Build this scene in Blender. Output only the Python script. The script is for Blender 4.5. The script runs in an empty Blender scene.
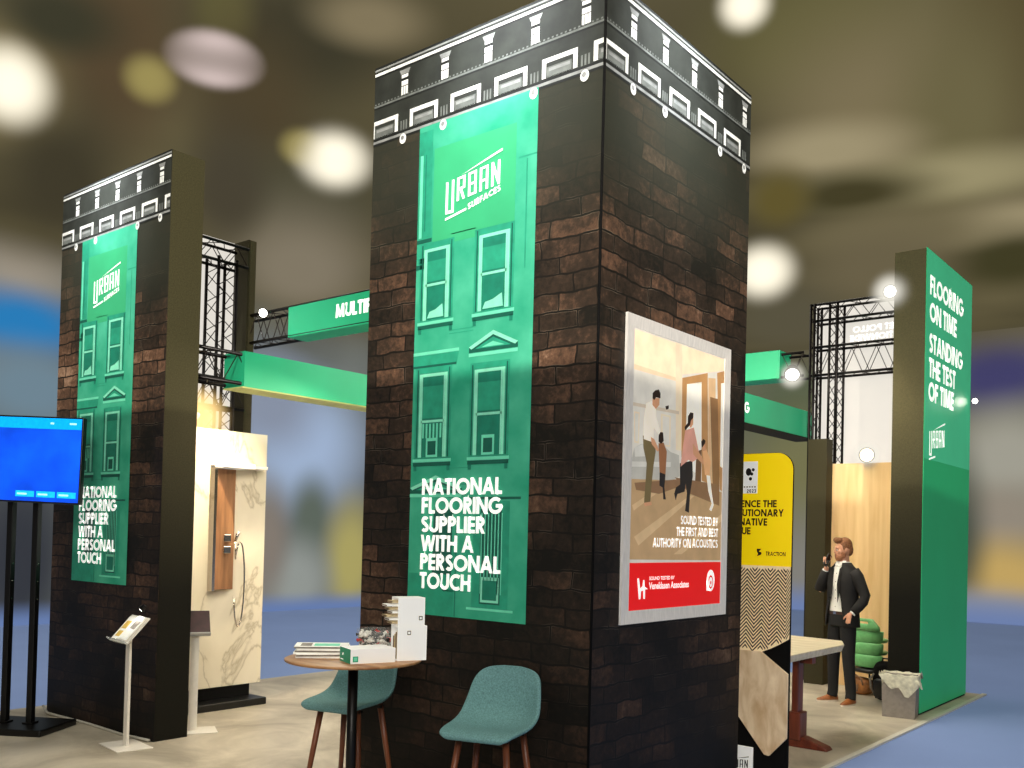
import bpy, math, random
from mathutils import Vector, Matrix, Euler
random.seed(7)
C = bpy.context.scene.collection
PI = math.pi

# ------------------------------------------------------------------ materials
def lin(c):
    o = []
    for v in c:
        v /= 255.0
        o.append(v / 12.92 if v <= .04045 else ((v + .055) / 1.055) ** 2.4)
    return (o[0], o[1], o[2], 1.0)

MATS = {}
def mat(name, rgb, rough=.6, metal=0., noise=0.08, scale=30., bump=0., emis=0., ecol=None, spec=.5, stretch=None, alpha=1., trans=0.):
    """plain procedural material: colour varied by noise, optional bump"""
    if name in MATS: return MATS[name]
    m = bpy.data.materials.new(name); m.use_nodes = True
    nt = m.node_tree; N = nt.nodes; L = nt.links
    b = N['Principled BSDF']
    b.inputs['Roughness'].default_value = rough
    b.inputs['Metallic'].default_value = metal
    b.inputs['Specular IOR Level'].default_value = spec
    b.inputs['Alpha'].default_value = alpha
    b.inputs['Transmission Weight'].default_value = trans
    tc = N.new('ShaderNodeTexCoord'); no = N.new('ShaderNodeTexNoise')
    no.inputs['Scale'].default_value = scale; no.inputs['Detail'].default_value = 4
    if stretch:
        mp = N.new('ShaderNodeMapping'); mp.inputs['Scale'].default_value = stretch
        L.new(tc.outputs['Object'], mp.inputs[0]); L.new(mp.outputs[0], no.inputs['Vector'])
    else:
        L.new(tc.outputs['Object'], no.inputs['Vector'])
    c = lin(rgb)
    mr = N.new('ShaderNodeMapRange'); mr.inputs[1].default_value = .25; mr.inputs[2].default_value = .75
    mr.inputs[3].default_value = 1 - noise * 2.2; mr.inputs[4].default_value = 1 + noise * 2.2
    L.new(no.outputs['Fac'], mr.inputs[0])
    mx = N.new('ShaderNodeVectorMath'); mx.operation = 'SCALE'
    mx.inputs[0].default_value = c[:3]; L.new(mr.outputs[0], mx.inputs['Scale'])
    L.new(mx.outputs[0], b.inputs['Base Color'])
    if emis:  # besides lamps and screens, glow added to prints, paper and cloth
        if ecol: b.inputs['Emission Color'].default_value = lin(ecol)
        else: L.new(mx.outputs[0], b.inputs['Emission Color'])
        b.inputs['Emission Strength'].default_value = emis
    if bump:
        bp = N.new('ShaderNodeBump'); bp.inputs['Strength'].default_value = bump; bp.inputs['Distance'].default_value = .01
        L.new(no.outputs['Fac'], bp.inputs['Height']); L.new(bp.outputs[0], b.inputs['Normal'])
    MATS[name] = m
    return m

def brick_mat():
    m = bpy.data.materials.new('printed_old_brick'); m.use_nodes = True
    nt = m.node_tree; N = nt.nodes; L = nt.links; b = N['Principled BSDF']
    uv = N.new('ShaderNodeUVMap'); uv.uv_map = 'UVMap'
    n1 = N.new('ShaderNodeTexNoise'); n1.inputs['Scale'].default_value = 5; n1.inputs['Detail'].default_value = 3
    L.new(uv.outputs[0], n1.inputs['Vector'])
    s = N.new('ShaderNodeVectorMath'); s.operation = 'SUBTRACT'; s.inputs[1].default_value = (.5, .5, .5)
    L.new(n1.outputs['Color'], s.inputs[0])
    s2 = N.new('ShaderNodeVectorMath'); s2.operation = 'SCALE'; s2.inputs['Scale'].default_value = .055
    L.new(s.outputs[0], s2.inputs[0])
    ad = N.new('ShaderNodeVectorMath'); ad.operation = 'ADD'
    L.new(uv.outputs[0], ad.inputs[0]); L.new(s2.outputs[0], ad.inputs[1])
    br = N.new('ShaderNodeTexBrick')
    br.inputs['Scale'].default_value = 1; br.inputs['Brick Width'].default_value = .27
    br.inputs['Row Height'].default_value = .104; br.inputs['Mortar Size'].default_value = .009
    br.inputs['Mortar Smooth'].default_value = .6; br.inputs['Bias'].default_value = -.1
    br.squash = 1.25; br.squash_frequency = 3
    br.inputs['Color1'].default_value = (0, 0, 0, 1); br.inputs['Color2'].default_value = (1, 1, 1, 1)
    br.inputs['Mortar'].default_value = (.5, .5, .5, 1)
    L.new(ad.outputs[0], br.inputs['Vector'])
    # patches of browner and darker brick
    n2 = N.new('ShaderNodeTexNoise'); n2.inputs['Scale'].default_value = 1.4; n2.inputs['Detail'].default_value = 2
    L.new(uv.outputs[0], n2.inputs['Vector'])
    n3 = N.new('ShaderNodeTexNoise'); n3.inputs['Scale'].default_value = 22; n3.inputs['Detail'].default_value = 6; n3.inputs['Roughness'].default_value = .7
    L.new(ad.outputs[0], n3.inputs['Vector'])
    a1 = N.new('ShaderNodeMath'); a1.operation = 'MULTIPLY'; a1.inputs[1].default_value = .42; L.new(br.outputs['Color'], a1.inputs[0])
    a2 = N.new('ShaderNodeMath'); a2.operation = 'MULTIPLY_ADD'; a2.inputs[1].default_value = 1.5; L.new(n2.outputs['Fac'], a2.inputs[0]); L.new(a1.outputs[0], a2.inputs[2])
    a3 = N.new('ShaderNodeMath'); a3.operation = 'MULTIPLY_ADD'; a3.inputs[1].default_value = .95; L.new(n3.outputs['Fac'], a3.inputs[0]); L.new(a2.outputs[0], a3.inputs[2])
    cr = N.new('ShaderNodeValToRGB'); e = cr.color_ramp.elements
    e[0].position = 1.1 / 2.2; e[0].color = lin((26, 23, 17))
    e[1].position = 2.05 / 2.2; e[1].color = lin((172, 138, 112))
    x = e.new(1.45 / 2.2); x.color = lin((58, 45, 35)); x = e.new(1.72 / 2.2); x.color = lin((104, 76, 58))
    dv = N.new('ShaderNodeMath'); dv.operation = 'DIVIDE'; dv.inputs[1].default_value = 2.2
    L.new(a3.outputs[0], dv.inputs[0]); L.new(dv.outputs[0], cr.inputs[0])
    # mortar dark, with paler rim painted as highlights in places
    mm = N.new('ShaderNodeMix'); mm.data_type = 'RGBA'; mm.inputs['B'].default_value = lin((23, 20, 15))
    L.new(br.outputs['Fac'], mm.inputs['Factor']); L.new(cr.outputs[0], mm.inputs['A'])
    rim = N.new('ShaderNodeMapRange'); rim.inputs[1].default_value = .02; rim.inputs[2].default_value = .3; rim.interpolation_type = 'SMOOTHSTEP'
    L.new(br.outputs['Fac'], rim.inputs[0])
    rim2 = N.new('ShaderNodeMapRange'); rim2.inputs[1].default_value = .3; rim2.inputs[2].default_value = .75; rim2.inputs[3].default_value = 1; rim2.inputs[4].default_value = 0
    L.new(br.outputs['Fac'], rim2.inputs[0])
    rm = N.new('ShaderNodeMath'); rm.operation = 'MULTIPLY'; L.new(rim.outputs[0], rm.inputs[0]); L.new(rim2.outputs[0], rm.inputs[1])
    n4 = N.new('ShaderNodeTexNoise'); n4.inputs['Scale'].default_value = 4.5; L.new(uv.outputs[0], n4.inputs['Vector'])
    th = N.new('ShaderNodeMapRange'); th.inputs[1].default_value = .52; th.inputs[2].default_value = .66; L.new(n4.outputs['Fac'], th.inputs[0])
    rm2 = N.new('ShaderNodeMath'); rm2.operation = 'MULTIPLY'; L.new(rm.outputs[0], rm2.inputs[0]); L.new(th.outputs[0], rm2.inputs[1])
    m2 = N.new('ShaderNodeMix'); m2.data_type = 'RGBA'; m2.inputs['B'].default_value = lin((132, 116, 98))
    L.new(rm2.outputs[0], m2.inputs['Factor']); L.new(mm.outputs['Result'], m2.inputs['A'])
    # towards the cornice the print turns to smooth dark stone
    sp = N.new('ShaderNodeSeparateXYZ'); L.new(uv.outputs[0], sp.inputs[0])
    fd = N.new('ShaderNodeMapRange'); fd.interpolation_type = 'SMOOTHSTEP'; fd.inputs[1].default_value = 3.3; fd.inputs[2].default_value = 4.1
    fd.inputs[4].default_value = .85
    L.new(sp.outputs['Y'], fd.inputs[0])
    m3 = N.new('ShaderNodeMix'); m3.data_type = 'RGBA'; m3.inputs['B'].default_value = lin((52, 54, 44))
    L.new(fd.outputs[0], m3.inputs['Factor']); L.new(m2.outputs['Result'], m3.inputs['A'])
    # shade painted into the print: darker towards the floor
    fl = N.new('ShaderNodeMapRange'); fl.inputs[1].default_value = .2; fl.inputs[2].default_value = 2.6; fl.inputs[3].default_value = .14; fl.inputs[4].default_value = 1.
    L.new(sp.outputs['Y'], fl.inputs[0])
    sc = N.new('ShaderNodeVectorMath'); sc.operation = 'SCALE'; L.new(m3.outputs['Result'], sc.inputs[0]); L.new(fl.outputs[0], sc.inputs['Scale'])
    L.new(sc.outputs[0], b.inputs['Base Color'])
    b.inputs['Roughness'].default_value = .62; b.inputs['Specular IOR Level'].default_value = .25
    return m

def marble_mat():
    m = bpy.data.materials.new('veined_marble'); m.use_nodes = True
    nt = m.node_tree; N = nt.nodes; L = nt.links; b = N['Principled BSDF']
    tc = N.new('ShaderNodeTexCoord')
    mp = N.new('ShaderNodeMapping'); mp.inputs['Rotation'].default_value = (.5, 0, .1); mp.inputs['Scale'].default_value = (1, 2.0, 1.0)
    L.new(tc.outputs['Object'], mp.inputs[0])
    n = N.new('ShaderNodeTexNoise'); n.inputs['Scale'].default_value = .8; n.inputs['Detail'].default_value = 7; n.inputs['Distortion'].default_value = .5
    L.new(mp.outputs[0], n.inputs['Vector'])
    s = N.new('ShaderNodeMath'); s.operation = 'SUBTRACT'; s.inputs[1].default_value = .5; L.new(n.outputs['Fac'], s.inputs[0])
    a = N.new('ShaderNodeMath'); a.operation = 'ABSOLUTE'; L.new(s.outputs[0], a.inputs[0])
    cr = N.new('ShaderNodeValToRGB'); e = cr.color_ramp.elements
    e[0].position = 0; e[0].color = lin((190, 178, 154)); e[1].position = .012; e[1].color = lin((228, 218, 196))
    x = e.new(.004); x.color = lin((208, 197, 174)); x = e.new(.15); x.color = lin((238, 228, 206))
    L.new(a.outputs[0], cr.inputs[0]); L.new(cr.outputs[0], b.inputs['Base Color'])
    b.inputs['Roughness'].default_value = .25
    return m

def wood_mat(name, c1, c2, rough=.45, axis=(1, 12, 12), scale=1.6, emis=0):
    m = bpy.data.materials.new(name); m.use_nodes = True
    nt = m.node_tree; N = nt.nodes; L = nt.links; b = N['Principled BSDF']
    tc = N.new('ShaderNodeTexCoord'); mp = N.new('ShaderNodeMapping'); mp.inputs['Scale'].default_value = axis
    L.new(tc.outputs['Object'], mp.inputs[0])
    n = N.new('ShaderNodeTexNoise'); n.inputs['Scale'].default_value = scale; n.inputs['Detail'].default_value = 6; n.inputs['Distortion'].default_value = .4
    L.new(mp.outputs[0], n.inputs['Vector'])
    cr = N.new('ShaderNodeValToRGB'); e = cr.color_ramp.elements
    e[0].position = .32; e[0].color = lin(c1); e[1].position = .68; e[1].color = lin(c2)
    L.new(n.outputs['Fac'], cr.inputs[0]); L.new(cr.outputs[0], b.inputs['Base Color'])
    b.inputs['Roughness'].default_value = rough
    if emis:
        L.new(cr.outputs[0], b.inputs['Emission Color']); b.inputs['Emission Strength'].default_value = emis
    return m

def floor_mat():
    m = bpy.data.materials.new('beige_stone_vinyl'); m.use_nodes = True
    nt = m.node_tree; N = nt.nodes; L = nt.links; b = N['Principled BSDF']
    tc = N.new('ShaderNodeTexCoord')
    n = N.new('ShaderNodeTexNoise'); n.inputs['Scale'].default_value = 1.3; n.inputs['Detail'].default_value = 8; n.inputs['Roughness'].default_value = .62
    n.inputs['Distortion'].default_value = .6
    L.new(tc.outputs['Object'], n.inputs['Vector'])
    cr = N.new('ShaderNodeValToRGB'); e = cr.color_ramp.elements
    e[0].position = .33; e[0].color = lin((150, 140, 122)); e[1].position = .66; e[1].color = lin((208, 198, 178))
    L.new(n.outputs['Fac'], cr.inputs[0]); L.new(cr.outputs[0], b.inputs['Base Color'])
    b.inputs['Roughness'].default_value = .38; b.inputs['Specular IOR Level'].default_value = .4
    return m

def blob_mat(name, base, blobs, nscale=.12, namp=.35, em=.85, fade=None, foot=None):
    """out-of-focus colour fields fixed on the surface in world metres: (pos, radii, turn, colour)"""
    m = bpy.data.materials.new(name); m.use_nodes = True
    nt = m.node_tree; N = nt.nodes; L = nt.links; b = N['Principled BSDF']
    g = N.new('ShaderNodeNewGeometry')
    n = N.new('ShaderNodeTexNoise'); n.inputs['Scale'].default_value = nscale; n.inputs['Detail'].default_value = 1.5
    L.new(g.outputs['Position'], n.inputs['Vector'])
    mr = N.new('ShaderNodeMapRange'); mr.inputs[1].default_value = .3; mr.inputs[2].default_value = .7
    mr.inputs[3].default_value = 1 - namp; mr.inputs[4].default_value = 1 + namp
    L.new(n.outputs['Fac'], mr.inputs[0])
    sc = N.new('ShaderNodeVectorMath'); sc.operation = 'SCALE'; sc.inputs[0].default_value = lin(base)[:3]
    L.new(mr.outputs[0], sc.inputs['Scale'])
    cur = sc.outputs[0]
    for pos, rad, rot, col in blobs:
        mp = N.new('ShaderNodeMapping'); mp.vector_type = 'TEXTURE'
        mp.inputs['Location'].default_value = pos; mp.inputs['Rotation'].default_value = (0, 0, rot); mp.inputs['Scale'].default_value = rad
        L.new(g.outputs['Position'], mp.inputs[0])
        le = N.new('ShaderNodeVectorMath'); le.operation = 'LENGTH'; L.new(mp.outputs[0], le.inputs[0])
        r = N.new('ShaderNodeMapRange'); r.interpolation_type = 'SMOOTHSTEP'
        r.inputs[1].default_value = .25; r.inputs[2].default_value = 1.45; r.inputs[3].default_value = 1; r.inputs[4].default_value = 0
        L.new(le.outputs['Value'], r.inputs[0])
        mx = N.new('ShaderNodeMix'); mx.data_type = 'RGBA'; mx.inputs['B'].default_value = (*col, 1)
        L.new(r.outputs[0], mx.inputs['Factor']); L.new(cur, mx.inputs['A']); cur = mx.outputs['Result']
    if foot:
        sq = N.new('ShaderNodeSeparateXYZ'); L.new(g.outputs['Position'], sq.inputs[0])
        ff = N.new('ShaderNodeMapRange'); ff.interpolation_type = 'SMOOTHSTEP'; ff.inputs[1].default_value = 0; ff.inputs[2].default_value = foot[0]; ff.inputs[3].default_value = 1; ff.inputs[4].default_value = 0
        L.new(sq.outputs['Z'], ff.inputs[0]); mx = N.new('ShaderNodeMix'); mx.data_type = 'RGBA'; mx.inputs['B'].default_value = lin(foot[1])
        L.new(ff.outputs[0], mx.inputs['Factor']); L.new(cur, mx.inputs['A']); cur = mx.outputs['Result']
    b.inputs['Base Color'].default_value = (.02, .02, .02, 1); b.inputs['Roughness'].default_value = 1; b.inputs['Specular IOR Level'].default_value = 0
    L.new(cur, b.inputs['Emission Color']); b.inputs['Emission Strength'].default_value = em  # hall brightness painted in as emission, not lit by lamps
    if fade:
        sp = N.new('ShaderNodeSeparateXYZ'); L.new(g.outputs['Position'], sp.inputs[0])
        f = N.new('ShaderNodeMapRange'); f.interpolation_type = 'SMOOTHSTEP'
        f.inputs[1].default_value = fade[0]; f.inputs[2].default_value = fade[1]; f.inputs[3].default_value = 1; f.inputs[4].default_value = 0
        L.new(sp.outputs['Z'], f.inputs[0]); L.new(f.outputs[0], b.inputs['Alpha'])
    return m

def glow_mat(name, col, strength, power=2.2):
    """soft-edged glow shell imitating bloom and blur round a lamp"""
    m = bpy.data.materials.new(name); m.use_nodes = True
    nt = m.node_tree; N = nt.nodes; L = nt.links
    N.remove(N['Principled BSDF']); out = N['Material Output']
    lw = N.new('ShaderNodeLayerWeight'); lw.inputs['Blend'].default_value = .5
    no = N.new('ShaderNodeTexNoise'); no.inputs['Scale'].default_value = 2
    inv = N.new('ShaderNodeMath'); inv.operation = 'SUBTRACT'; inv.inputs[0].default_value = 1; L.new(lw.outputs['Facing'], inv.inputs[1])
    pw = N.new('ShaderNodeMath'); pw.operation = 'POWER'; pw.inputs[1].default_value = power; L.new(inv.outputs[0], pw.inputs[0])
    mu = N.new('ShaderNodeMath'); mu.operation = 'MULTIPLY'; L.new(pw.outputs[0], mu.inputs[0])
    mr = N.new('ShaderNodeMapRange'); mr.inputs[3].default_value = .9; mr.inputs[4].default_value = 1.; L.new(no.outputs['Fac'], mr.inputs[0]); L.new(mr.outputs[0], mu.inputs[1])
    em = N.new('ShaderNodeEmission'); em.inputs[0].default_value = lin(col); em.inputs[1].default_value = strength
    tr = N.new('ShaderNodeBsdfTransparent'); mx = N.new('ShaderNodeMixShader')
    L.new(mu.outputs[0], mx.inputs[0]); L.new(tr.outputs[0], mx.inputs[1]); L.new(em.outputs[0], mx.inputs[2])
    L.new(mx.outputs[0], out.inputs['Surface'])
    MATS[name] = m
    return m

def print_green():
    m = bpy.data.materials.new('printed_green'); m.use_nodes = True
    nt = m.node_tree; N = nt.nodes; L = nt.links; b = N['Principled BSDF']
    uv = N.new('ShaderNodeUVMap'); uv.uv_map = 'UVMap'
    n = N.new('ShaderNodeTexNoise'); n.inputs['Scale'].default_value = 3.5; n.inputs['Detail'].default_value = 7
    L.new(uv.outputs[0], n.inputs['Vector'])
    cr = N.new('ShaderNodeValToRGB'); e = cr.color_ramp.elements
    e[0].position = .3; e[0].color = lin((38, 160, 124)); e[1].position = .72; e[1].color = lin((84, 196, 158))
    L.new(n.outputs['Fac'], cr.inputs[0])
    sp = N.new('ShaderNodeSeparateXYZ'); L.new(uv.outputs[0], sp.inputs[0])
    fl = N.new('ShaderNodeMapRange'); fl.inputs[1].default_value = 1.2; fl.inputs[2].default_value = 2.7; fl.inputs[3].default_value = .95; fl.inputs[4].default_value = 1.
    L.new(sp.outputs['Y'], fl.inputs[0])
    sc = N.new('ShaderNodeVectorMath'); sc.operation = 'SCALE'; L.new(cr.outputs[0], sc.inputs[0]); L.new(fl.outputs[0], sc.inputs['Scale'])
    L.new(sc.outputs[0], b.inputs['Base Color']); b.inputs['Roughness'].default_value = .55; b.inputs['Specular IOR Level'].default_value = .3
    return m

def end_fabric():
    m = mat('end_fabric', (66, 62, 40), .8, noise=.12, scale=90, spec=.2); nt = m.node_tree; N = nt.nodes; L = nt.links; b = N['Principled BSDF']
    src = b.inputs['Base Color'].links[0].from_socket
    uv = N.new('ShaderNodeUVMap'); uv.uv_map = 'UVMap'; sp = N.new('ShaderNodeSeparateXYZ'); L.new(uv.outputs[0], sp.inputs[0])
    f = N.new('ShaderNodeMapRange'); f.inputs[1].default_value = 1.2; f.inputs[2].default_value = 3.2; f.inputs[3].default_value = .1; f.inputs[4].default_value = 1.1  # shade painted into the fabric: darkens towards the floor
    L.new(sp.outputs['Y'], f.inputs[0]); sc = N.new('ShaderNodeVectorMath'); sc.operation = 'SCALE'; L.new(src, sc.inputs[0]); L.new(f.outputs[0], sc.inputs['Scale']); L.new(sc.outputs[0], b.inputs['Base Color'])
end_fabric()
MATS['brick'] = brick_mat(); MATS['marble'] = marble_mat(); MATS['floor'] = floor_mat(); MATS['bgreen'] = print_green()
MATS['tablewood'] = wood_mat('table_oak', (150, 100, 58), (196, 146, 96), .4)
MATS['legwood'] = wood_mat('walnut', (84, 42, 26), (140, 80, 50), .4, (6, 6, 1), 3)
MATS['plywood'] = wood_mat('pale_birch_panel', (226, 186, 128), (244, 210, 156), .5, (9, 9, .8), 1.2)
MATS['plank'] = wood_mat('oak_floor_plank', (186, 152, 112), (228, 204, 168), .5, (5, 8, 2), 2.2, .2)
MATS['slabtop'] = wood_mat('pale_board_top', (214, 196, 160), (240, 226, 196), .4, (2, 10, 10), 2)
MATS['redwood'] = wood_mat('red_brown_wood', (84, 34, 22), (120, 54, 34), .4, (8, 8, 1), 2)
MATS['showerwood'] = wood_mat('brown_timber_column', (120, 84, 58), (170, 124, 88), .35, (8, 8, 1), 2)
mat('black_fabric', (11, 10, 9), .85, noise=.1, scale=60, spec=.15)
mat('olive_fabric', (56, 52, 34), .8, noise=.12, scale=90, spec=.2)
mat('dark_stone', (44, 47, 42), .6, noise=.2, scale=8)
mat('stone_mid', (112, 116, 112), .6, noise=.2, scale=12)
mat('stone_white', (232, 232, 226), .6, noise=.1, scale=20, emis=.25)
mat('stone_grey', (150, 152, 150), .6, noise=.15, scale=14)
mat('stone_black', (24, 26, 24), .6, noise=.1)
mat('g_flat', (58, 178, 122), .55, noise=.04, scale=3)
mat('g_light', (112, 226, 186), .55, noise=.05, scale=9)
mat('g_dark', (22, 128, 102), .55, noise=.08, scale=14)
mat('g_mid', (38, 158, 124), .55, noise=.08, scale=14)
mat('g_deep', (14, 96, 78), .55, noise=.06, scale=14)
mat('g_mint', (140, 236, 200), .55, noise=.05, scale=14)
mat('letter_white', (248, 248, 242), .5, noise=.01, emis=.6)
mat('fascia_green', (30, 164, 116), .5, noise=.06, scale=1.2, emis=.12)
mat('column_green', (24, 152, 96), .5, noise=.03, scale=1.5, emis=.28)
mat('column_light', (62, 186, 136), .5, noise=.03, scale=1.5, emis=.2)
mat('fascia_under', (196, 200, 120), .5, noise=.05, scale=2, emis=.1)  # underside coloured as if lit yellow, with a faint glow
mat('truss_black', (20, 15, 14), .35, metal=.6, noise=.05)
mat('lace_black', (36, 26, 22), .4, metal=.5, noise=.05)
mat('white_fabric', (110, 105, 98), .8, noise=.1, scale=1.6, emis=.88, ecol=(236, 230, 220))  # backlight of the cloth put in as emission
mat('grey_print', (170, 158, 142), .8, noise=.1, scale=3, emis=.55)
mat('fabric_text', (252, 252, 250), .8, noise=.01, emis=1.0)
mat('silver', (226, 220, 212), .3, emis=.12, metal=.15, noise=.05, scale=12, stretch=(1, 6, 1))
mat('white_plastic', (242, 240, 234), .4, noise=.01, emis=.22)
mat('white_paint', (232, 226, 214), .4, noise=.02)
mat('black_metal', (16, 15, 15), .4, metal=.4, noise=.04)
mat('black_plastic', (12, 12, 13), .35, noise=.04)
mat('chrome', (214, 206, 196), .15, metal=1, noise=.02)
mat('screen_blue', (6, 74, 220), .3, noise=.25, scale=2.5, emis=1.0)
mat('screen_header', (0, 160, 250), .3, noise=.05, emis=1.0)
mat('screen_button', (20, 180, 240), .3, noise=.08, emis=1.0)
mat('screen_white', (170, 230, 255), .3, noise=.02, emis=1.0)
mat('chair_teal', (104, 144, 144), .9, noise=.14, scale=120, bump=.25, spec=.15)
mat('paper', (240, 238, 228), .6, noise=.03, emis=.2)
mat('paper_grey', (134, 126, 116), .6, noise=.15, scale=40)
mat('paper_tan', (206, 184, 140), .6, noise=.12, scale=50)
mat('paper_yellow', (236, 200, 96), .6, noise=.08, scale=20)
mat('box_green', (34, 170, 128), .5, noise=.03)
mat('brown_print', (120, 92, 68), .6, noise=.25, scale=30)
mat('glass', (236, 238, 236), .04, noise=.01, alpha=.1, spec=.8)
mat('candy_black', (28, 24, 22), .3, noise=.2, scale=60)
mat('candy_white', (238, 232, 222), .3, noise=.05)
mat('candy_red', (214, 40, 34), .3, noise=.08)
mat('dark_cover', (48, 20, 24), .4, noise=.2, scale=14)
mat('clear_acrylic', (220, 226, 224), .1, noise=.01, alpha=.35)
mat('poster_red', (232, 16, 14), .45, noise=.02, emis=.4)
for k, c in dict(peach=(248, 222, 186), peach2=(236, 204, 168), pale2=(232, 212, 180), pale3=(206, 190, 166), wallp=(218, 212, 198),
                 floorp=(188, 154, 112), floorq=(208, 176, 132), sofa=(186, 182, 170), sofa2=(212, 208, 196), wood1=(186, 138, 88), wood2=(214, 176, 132),
                 white=(246, 240, 224), curt=(142, 104, 68), curt2=(112, 82, 58), shade=(140, 106, 76), olive=(116, 100, 66), shirtp=(244, 232, 212),
                 skinp=(206, 150, 112), hairp=(42, 28, 22), tan=(150, 100, 66), tan2=(226, 172, 122), navy=(38, 34, 36), pink=(216, 156, 136)).items():
    mat(k, c, .45, noise=.05, scale=8, emis=.3)
mat('yellow_print', (250, 214, 0), .5, noise=.02, scale=3, emis=.3)
mat('ink', (24, 20, 16), .5, noise=.02)
mat('chev_dark', (58, 36, 26), .6, noise=.1)
mat('chev_light', (232, 206, 162), .6, noise=.06, emis=.3)
mat('bin_grey', (140, 132, 124), .6, noise=.06)
mat('liner', (206, 202, 180), .45, noise=.12, scale=25, bump=.6)
mat('green_plastic', (112, 184, 116), .35, noise=.06)
mat('leather', (150, 96, 46), .5, noise=.25, scale=18)
mat('skin', (214, 156, 124), .5, noise=.05, scale=20)
mat('hair_ginger', (128, 82, 48), .7, noise=.25, scale=60)
mat('beard_ginger', (160, 104, 70), .7, noise=.2, scale=60)
mat('suit', (19, 16, 15), .8, noise=.1, scale=60)
mat('trousers', (14, 13, 15), .8, noise=.1, scale=60)
mat('shirt', (240, 238, 232), .7, noise=.02)
mat('shoe_tan', (146, 86, 42), .45, noise=.12)
mat('sole', (226, 216, 200), .6, noise=.02)
mat('belt_brown', (60, 34, 22), .5, noise=.05)
mat('lip', (170, 96, 84), .5, noise=.02)
mat('eye', (30, 26, 24), .2, noise=.01)
mat('lamp_white', (255, 250, 238), .4, noise=.01, emis=14, ecol=(255, 248, 232))
mat('lamp_warm', (255, 236, 196), .4, noise=.01, emis=22, ecol=(255, 224, 160))
mat('kerb_white', (214, 210, 196), .5, noise=.05)
mat('cable_grey', (176, 172, 160), .5, noise=.04)

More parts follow.
